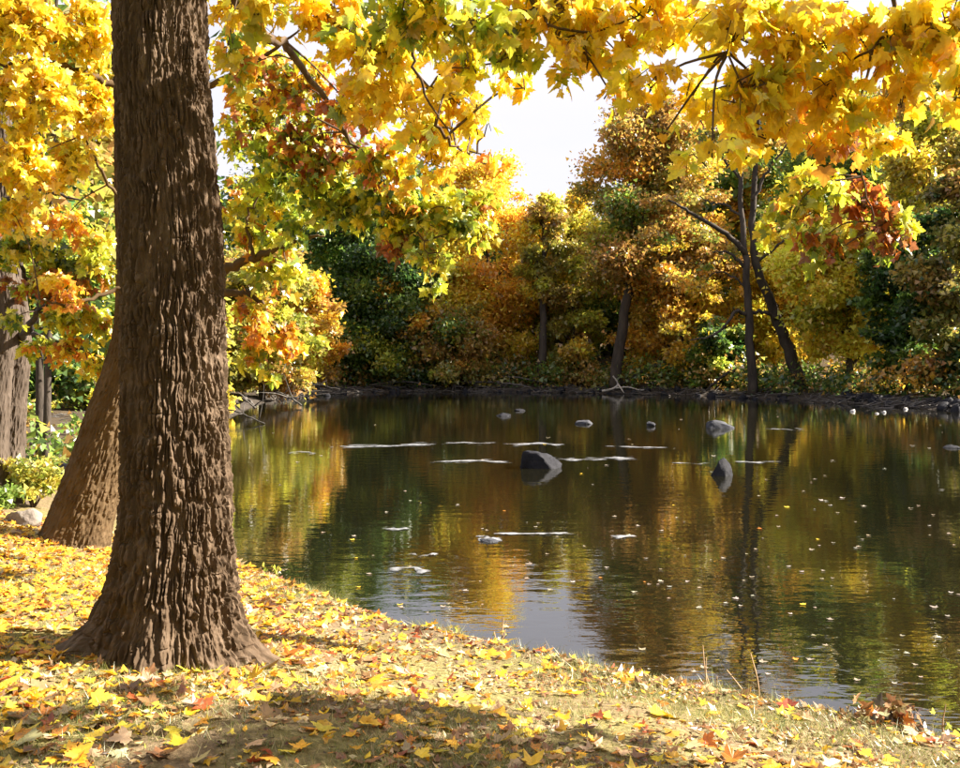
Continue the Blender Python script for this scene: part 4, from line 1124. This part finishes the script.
# ------------------------------------------------------------------ riffles: broken water, its sky reflections painted white along with the foam
def riffle(label, px0, px1, py, hpx, thr, seed):
    """a run of broken water painted white: ragged wavelets along the current"""
    a_, c_ = wat(px0, py), wat(px1, py)
    L_ = c_[0] - a_[0]; Yc = a_[1]
    D_ = 1.0 * abs(wat(px0, py - hpx / 2)[1] - wat(px0, py + hpx / 2)[1])
    nx_, ny_ = int(np.clip(L_ / 0.022, 24, 190)), int(np.clip(D_ / 0.03, 12, 46))
    u, v_ = np.meshgrid(np.linspace(0, 1, nx_), np.linspace(-1, 1, ny_))
    x = a_[0] + u * L_
    y = Yc + v_ * D_ / 2 + 0.5 * D_ * (vnoise(u * 5 + seed, u * 0, seed) - 0.5)
    sc = 24.0 / Yc
    n_ = fbm(x * 2.6 * sc, y * 5.0 * sc, seed, 4)
    core = np.exp(-(v_ / (0.18 + 0.5 * vnoise(u * 9, u * 0 + seed, seed + 3))) ** 2)
    env = core * np.clip(np.minimum(u, 1 - u) * 5, 0, 1) ** 0.7
    z = 0.004 + 0.02 * env * np.clip(n_ * 2 - 0.5, 0, 1)
    q_ = n_ * 0.8 + env * 0.42 - (thr + 0.02)
    mask = q_ > -0.02
    al = np.clip(q_ / 0.22, 0, 1) * (0.85 if Yc < 16 else 0.7)
    id_ = np.arange(nx_ * ny_).reshape(ny_, nx_)
    F_ = np.stack([id_[:-1, :-1], id_[:-1, 1:], id_[1:, 1:], id_[1:, :-1]], -1)[mask[:-1, :-1]]
    if not len(F_): return
    use = np.unique(F_); mp_ = np.zeros(nx_ * ny_, int); mp_[use] = np.arange(len(use))
    V = np.stack([x, y, z], -1).reshape(-1, 3)[use]
    o = obj('riffle', V, mp_[F_], M['foam'], None, np.repeat(al.reshape(-1, 1)[use], 3, 1), True, loc=(V[:, 0].mean(), V[:, 1].mean(), 0.0))
    tag(o, label, 'foam', 'white riffles on the river')

for k, (lab, *a_) in enumerate([
        ('longest white riffle streak upstream of the broad dark boulder', 326, 442, 446, 7, 0.60),
        ('short white streak trailing off the longest riffle', 440, 500, 443, 4, 0.62),
        ('arched white riffle just behind the broad dark boulder', 500, 570, 444, 5, 0.58),
        ('white wake streaming right from the broad dark boulder', 553, 640, 459, 6, 0.60),
        ('white wake lapping the left side of the broad dark boulder', 428, 518, 462, 5, 0.63),
        ('faint riffle line between the longest riffle and the left shore', 282, 322, 453, 4, 0.62),
        ('narrow wake left of the pointed rock', 672, 716, 464, 4, 0.60),
        ('narrow wake right of the pointed rock', 732, 786, 462, 4, 0.62),
        ('bright white line running right from the foam capped stone', 492, 580, 534, 6, 0.58),
        ('white foam patch over the foam capped stone', 476, 502, 538, 8, 0.50),
        ('ragged white foam patch in the shallows', 386, 432, 570, 12, 0.58),
        ('small foam scrap above the ragged foam patch', 406, 440, 555, 8, 0.60),
        ('thin foam scrap by the left shallows', 376, 412, 530, 6, 0.62),
        ('short riffle in line with the pale flat boulder', 770, 812, 430, 4, 0.60),
        ('short foam scrap right of the bright white line', 608, 640, 537, 4, 0.60),
        ('faint riffle line under the golden reflection', 590, 668, 447, 3, 0.63)]):
    riffle(lab, *a_, 200 + k)

# ------------------------------------------------------------------ grass, fallen leaves
rng = np.random.default_rng(112)
def near_points(n, x0=-6.2, x1=4.2, y0=3.3, y1=11.5, edge=0.12):
    x = rng.uniform(x0, x1, n); y = rng.uniform(y0, y1, n)
    d = shore_dist(x, y)
    ok = (d > edge) & (np.abs(x) < y * 0.62 + 0.4) & (np.hypot(x - TX, y - TY) > 0.40) & (np.hypot(x - LX, y - LY) > 0.4)
    return x[ok], y[ok], d[ok]

x, y, d = near_points(330000, edge=-0.02)
den = fbm(x * 1.1, y * 1.1, 61, 3)
tuft = np.exp(-((d - 0.15) / 0.22) ** 2) * np.clip((fbm(x * 3.1, y * 3.1, 64, 2) - 0.42) * 5, 0, 1)
keep = rng.random(len(x)) < np.clip((den - 0.36) * 4 + 1.2 * tuft, 0.06, 1) * np.where(x < -2.2, 0.35, 1.0)
x, y, tuft = x[keep], y[keep], tuft[keep]
z = height(x, y); n = len(x)
ln = rng.uniform(0.018, 0.06, n) * (0.6 + 0.8 * den[keep]) * (1 + 2.2 * tuft); a = rng.uniform(0, 6.283, n); wd = rng.uniform(0.0012, 0.0026, n)
lean_ = rng.normal(0, 0.65, (n, 2)) * ln[:, None]
b0 = np.stack([x - np.cos(a) * wd, y - np.sin(a) * wd, z - 0.003], 1); b1 = np.stack([x + np.cos(a) * wd, y + np.sin(a) * wd, z - 0.003], 1)
tp_ = np.stack([x + lean_[:, 0], y + lean_[:, 1], z + ln * 0.9], 1)
V = np.stack([b0, b1, tp_], 1).reshape(-1, 3)
gc = jitter(pick([((0.24, 0.25, 0.06), 4), ((0.40, 0.34, 0.13), 3.5), ((0.13, 0.18, 0.04), 4), ((0.50, 0.42, 0.22), 2)], n), 0.2, 0.06)
tag(obj('grass', V, np.arange(3 * n).reshape(-1, 3), M['grass'], None, np.repeat(gc, 3, 0)), 'short dry grass on the near bank', 'grass', kind='stuff')
print('grass', n)

L_YEL, L_GOLD, L_ORG, L_TAN, L_BRN, L_RED = (0.78, 0.54, 0.05), (0.74, 0.42, 0.03), (0.62, 0.24, 0.035), (0.58, 0.44, 0.24), (0.25, 0.13, 0.055), (0.36, 0.085, 0.03)
KINDS = [('yellow', L_YEL, 3.4), ('golden', L_GOLD, 4.4), ('orange', L_ORG, 2.4), ('pale tan', L_TAN, 2.8), ('brown', L_BRN, 5.2), ('red brown', L_RED, 0.9)]
x, y, d = near_points(56000)
den = fbm(x * 0.9 + 7, y * 0.9, 71, 3)
left = sstep(-0.5, -2.6, x)
pr = np.clip(0.10 + 0.9 * (den - 0.38) * 2.2, 0.06, 1) * 0.42 + 0.55 * left + 0.35 * np.exp(-(np.hypot(x - TX, y - TY) - 0.6) ** 2 / 0.5)
pr = pr + 0.25 * np.exp(-((d - 0.4) / 0.5) ** 2)
pr = pr + 0.10 * np.exp(-((x - 0.2) / 1.3) ** 2)
pr = pr * np.where(x > 1.0, 0.85, 1.0)
keep = rng.random(len(x)) < pr * 0.62
x, y = x[keep], y[keep]; n = len(x)
z = height(x, y) + rng.uniform(0.004, 0.024, n)
kw_ = np.array([k_[2] for k_ in KINDS]); kinds = rng.choice(len(KINDS), n, p=kw_ / kw_.sum())
# left of the trunk the carpet is fresher and more golden
fresh = (rng.random(n) < sstep(-1.6, -3.4, x) * 0.65); kinds = np.where(fresh, rng.choice([0, 1, 1, 2], n), kinds)
tilt = rng.normal(0, 0.24, (n, 2))
nr = np.stack([tilt[:, 0], tilt[:, 1], np.ones(n) * np.where(rng.random(n) < 0.5, 1, -1)], 1)
a = rng.uniform(0, 6.283, n)
LL = dict(pos=np.stack([x, y, z], 1), R=orient(np.stack([np.cos(a), np.sin(a), rng.normal(0, 0.22, n)], 1), nr),
          size=np.clip(rng.normal(0.066, 0.022, n), 0.028, 0.125), col=jitter(np.array([KINDS[k_][1] for k_ in kinds]), 0.16, 0.07))
ok, px_, py_ = in_frame(LL['pos'], -6)
behind = (np.abs(px_ - 172) < 75) & (y > TY - 0.2)
app = LL['size'] / y * ok * ~behind
ids = np.argsort(-app)[:300]; rest = np.setdiff1d(np.arange(n), ids)
LOOK = {'yellow': 'bright yellow maple leaf', 'golden': 'deep golden maple leaf', 'orange': 'orange maple leaf', 'pale tan': 'bleached tan maple leaf',
        'brown': 'dry brown maple leaf', 'red brown': 'dark red maple leaf'}
sd_ = shore_dist(x, y)
def tag_leaf(o, i):
    k_ = KINDS[kinds[i]][0]
    big = ('large ' if LL['size'][i] > 0.085 else 'small ')
    if np.hypot(x[i] - TX, y[i] - TY) < 1.15: zone = 'around the foot of the big maple'
    elif sd_[i] < 0.75: zone = 'on the near bank lip beside the water'
    elif x[i] < -1.2: zone = 'in the leaf carpet beyond the big maple'
    else: zone = 'in the open grass of the near bank'
    tag(o, big + LOOK[k_] + ' lying ' + zone, 'leaf', big + k_ + ' leaves ' + zone)
leaf_objects('fallen_leaf', LL, ids, T_LIT_HI, M['litter_obj'], None, tag_leaf)
a_ = leaf_arrays(LL['pos'][rest], LL['R'][rest], LL['size'][rest], LL['col'][rest], T_LIT)
tag(obj('leaf_litter', a_[0], a_[1], M['litter'], None, a_[2]), 'carpet of fallen autumn leaves on the near bank', 'leaf litter', kind='stuff')
print('litter', n)
x, y, d = near_points(52000)
den = fbm(x * 1.6 + 3, y * 1.6, 75, 3)
keep = rng.random(len(x)) < np.clip((den - 0.3) * 2.4, 0.1, 1)
x, y = x[keep], y[keep]; n = len(x)
c_ = np.stack([x, y, height(x, y) + rng.uniform(0.003, 0.02, n)], 1)
R = orient(np.c_[rng.normal(0, 1, (n, 2)), rng.normal(0, 0.3, n)], np.c_[rng.normal(0, 0.45, (n, 2)), np.ones(n)])
quad = np.array([(0, -0.5, 0.1), (0.33, 0.1, -0.05), (0.05, 0.6, 0.12), (-0.3, -0.05, 0.05)])
W = np.einsum('vc,ncd->nvd', quad, R) * rng.uniform(0.015, 0.05, n)[:, None, None] + c_[:, None]
cc = jitter(pick([(L_TAN, 4), (L_BRN, 5), (L_ORG, 1.5), (L_GOLD, 2), ((0.12, 0.07, 0.035), 3)], n), 0.2, 0.07)
tag(obj('leaf_crumbs', W.reshape(-1, 3), np.arange(4 * n).reshape(-1, 4), M['litter'], None, np.repeat(cc, 4, 0)), 'broken bits of dry leaf among the grass of the near bank', 'leaf litter', kind='stuff')

rng = np.random.default_rng(113)
# leaves afloat
n = 300
px_ = rng.uniform(240, 960, n); py_ = 400 + 300 * rng.beta(1.6, 1.5, n)
Y = CAMZ * FPX / (py_ - HZ); x = (px_ - 480) / FPX * Y
cl = fbm(x * 0.5, Y * 0.35, 88, 3)
ok = (shore_dist(x, Y) < -0.6) & (rng.random(n) < np.clip((cl - 0.34) * 5, 0.1, 1))
x, Y = x[ok], Y[ok]; n = len(x)
a = rng.uniform(0, 6.283, n)
FL = dict(pos=np.stack([x, Y, np.full(n, 0.008)], 1), R=orient(np.stack([np.cos(a), np.sin(a), 0 * a], 1), np.stack([rng.normal(0, .06, n), rng.normal(0, .06, n), np.ones(n)], 1)),
          size=np.clip(rng.normal(0.05, 0.015, n), 0.025, 0.085) * np.clip(Y / 14, 1, 1.8), col=jitter(pick([((0.34, 0.28, 0.20), 5), ((0.40, 0.36, 0.30), 5), (L_YEL, 0.8), (L_ORG, 0.6)], n), 0.15, 0.05))
T_FLAT = [bend(fan(MAPLE_LO, (0, 0.27)), *q) for q in ((0.08, 0.05, 0.12), (0.05, 0.0, 0.2))]
ids = np.argsort(-FL['size'] / FL['pos'][:, 1])[:220]
leaf_objects('floating_leaf', FL, ids, T_FLAT, M['litter_obj'], None, lambda o, i: tag(o, ('golden' if FL['col'][i][2] < 0.15 else 'pale tan') + ' leaf floating ' + ('in the water just off the near bank' if FL['pos'][i][1] < 11 else 'in midstream on the near side of the boulders' if FL['pos'][i][1] < 22 else 'beyond the midstream boulders'),
             'leaf', ('golden' if FL['col'][i][2] < 0.15 else 'pale') + (' leaves afloat off the near bank' if FL['pos'][i][1] < 11 else ' leaves afloat in midstream' if FL['pos'][i][1] < 22 else ' leaves afloat beyond the boulders')))
rest = np.setdiff1d(np.arange(n), ids)
if len(rest):
    a_ = leaf_arrays(FL['pos'][rest], FL['R'][rest], FL['size'][rest], FL['col'][rest], T_FLAT)
    tag(obj('floating_specks', a_[0], a_[1], M['litter'], None, a_[2]), 'tiny far leaves afloat on the river', 'leaves', kind='stuff')

# ------------------------------------------------------------------ dry weeds along the lip of the bank
rng = np.random.default_rng(114)
def lip(px, back=0.15):
    """a point on the bank's lip in the direction of an image column"""
    for s in np.arange(3.5, 14, 0.03):
        X = (px - 480) / FPX * s
        if shore_dist(np.array([X]), np.array([s]))[0] < back: return gat(X, s)
    return gat((px - 480) / FPX * 8, 8)

def weed(label, px, stems, leaves=0, lcol=(0.6, 0.5, 0.08), back=0.12, mat='dry', name='dry_weed', group=None):
    b_ = lip(px, back)
    t = thing(name, b_, label, 'weed', group)
    for dx, hgt, bendx in stems:
        s0 = b_ + np.array([rng.normal(0, 0.03), rng.normal(0, 0.03), -0.02])
        e = s0 + np.array([dx, rng.normal(0, 0.05), hgt * 1.25])
        C = smooth_path(np.array([s0, (s0 + e) / 2 + np.array([bendx, 0, 0.02]), e]), 8)
        v, f = tube(C, np.linspace(0.008, 0.0035, 8), 4); s_ = obj('stem', v, f, M[mat], t)
        for q in range(2):
            i = int(rng.integers(3, 7)); dd = np.array([rng.normal(0, 0.5), rng.normal(0, 0.4), 0.7]); dd = dd / np.linalg.norm(dd) * hgt * rng.uniform(0.15, 0.35)
            v, f = tube(smooth_path(np.array([C[i], C[i] + dd]), 3), [0.0035, 0.003, 0.002], 3, False); obj('twig', v, f, M[mat], s_)
    if leaves:
        m_ = leaves; st = stems
        pos = np.array([b_ + np.array([st[int(rng.integers(len(st)))][0] * rng.uniform(0.4, 1.1), 0, st[int(rng.integers(len(st)))][1] * rng.uniform(0.35, 1.05)]) + rng.normal(0, 0.025, 3) for _ in range(m_)])
        R = orient(rng.normal(0, 1, (m_, 3)), rng.normal(0, 1, (m_, 3)) + np.array([0, -0.4, 0.6]))
        a_ = leaf_arrays(pos, R, np.full(m_, 0.045) * rng.uniform(0.6, 1.3, m_), jitter(np.tile(lcol, (m_, 1)), 0.2, 0.08), T_LO)
        obj('foliage', a_[0], a_[1], M['leaf'], t, a_[2])

weed('green yellow seedling sprig at the bank lip right of the maple trunk', 262, [(0.02, 0.16, 0.0), (0.14, 0.15, 0.03), (0.22, 0.13, 0.03)], 26, (0.50, 0.48, 0.06), name='seedling')
weed('thin sprig with few yellow leaves where the bank bends', 455, [(-0.03, 0.16, 0), (0.03, 0.2, 0.01)], 8, (0.62, 0.52, 0.10), name='seedling')
weed('tall thin yellow leaved sprig against the sky reflection', 500, [(-0.05, 0.22, 0), (0.02, 0.30, 0), (0.07, 0.24, 0.01)], 9, (0.55, 0.50, 0.12), name='seedling')
weed('bare dark slanting stems on the lip beside the sky reflection', 540, [(0.06, 0.17, 0.01), (0.10, 0.12, 0.0)], 0)
weed('single bare stem on the lip beyond the slanting stems', 568, [(-0.01, 0.12, 0.0)], 0)
weed('spray of dry reddish stems with a tall hooked one', 712, [(-0.12, 0.36, -0.04), (-0.05, 0.30, -0.03), (0.03, 0.20, 0.01), (-0.18, 0.18, 0), (0.08, 0.15, 0)], 0)
weed('two long pale crossing stems standing tallest on the lip', 760, [(-0.06, 0.36, 0.02), (-0.20, 0.24, 0.0), (-0.24, 0.15, 0)], 0)
weed('low bare bramble stems left of the brown leaf heap', 845, [(-0.16, 0.12, 0.0), (0.03, 0.17, 0), (-0.03, 0.15, 0.01), (0.10, 0.14, 0), (0.16, 0.12, 0)], 0)
weed('hooked dry stem at the right end of the bank lip', 950, [(-0.07, 0.30, -0.05), (0.02, 0.16, 0), (0.06, 0.2, 0)], 8, (0.55, 0.52, 0.08))
weed('thin upright stem on the lip beside the yellow sprig', 602, [(0.01, 0.12, 0.0), (0.05, 0.08, 0.0)], 0)

# heap of dead brown leaves and stems at the lip, right
hp = lip(900, 0.2)
ht = thing('leaf_heap', hp, 'heap of dead brown leaves and bramble at the bank lip', 'leaf heap')
m_ = 330
pos = hp + np.c_[rng.normal(0, 0.15, m_), rng.normal(0, 0.07, m_), np.abs(rng.normal(0.04, 0.04, m_))]
pos[:, 2] = np.array([gat(p_[0], p_[1])[2] for p_ in pos]) + np.abs(rng.normal(0.06, 0.07, m_)) * np.exp(-((pos[:, 0] - hp[0]) / 0.26) ** 2) + 0.01
a_ = leaf_arrays(pos, orient(rng.normal(0, 1, (m_, 3)), rng.normal(0, 1, (m_, 3))), rng.uniform(0.035, 0.09, m_), jitter(pick([(L_BRN, 5), ((0.34, 0.19, 0.08), 3), (L_TAN, 2), ((0.07, 0.05, 0.04), 2.5), (L_ORG, 0.5)], m_), 0.2, 0.08), T_LIT)
obj('dead_leaves', a_[0], a_[1], M['litter'], ht, a_[2])
for k in range(9):
    s0 = hp + np.array([rng.normal(0, 0.14), rng.normal(0, 0.05), 0]); e = s0 + np.array([rng.normal(0, 0.08), rng.normal(0, 0.05), rng.uniform(0.08, 0.17)])
    v, f = tube(smooth_path(np.array([s0, (s0 + e) / 2 + rng.normal(0, 0.02, 3), e]), 6), np.linspace(0.004, 0.0015, 6), 4); obj('stem', v, f, M['dry'], ht)

nt_ = sum(len(o.data.loop_triangles) if o.type == 'MESH' and not o.data.calc_loop_triangles() else 0 for o in bpy.data.objects)
print('objects', len(bpy.data.objects), 'tris', nt_)
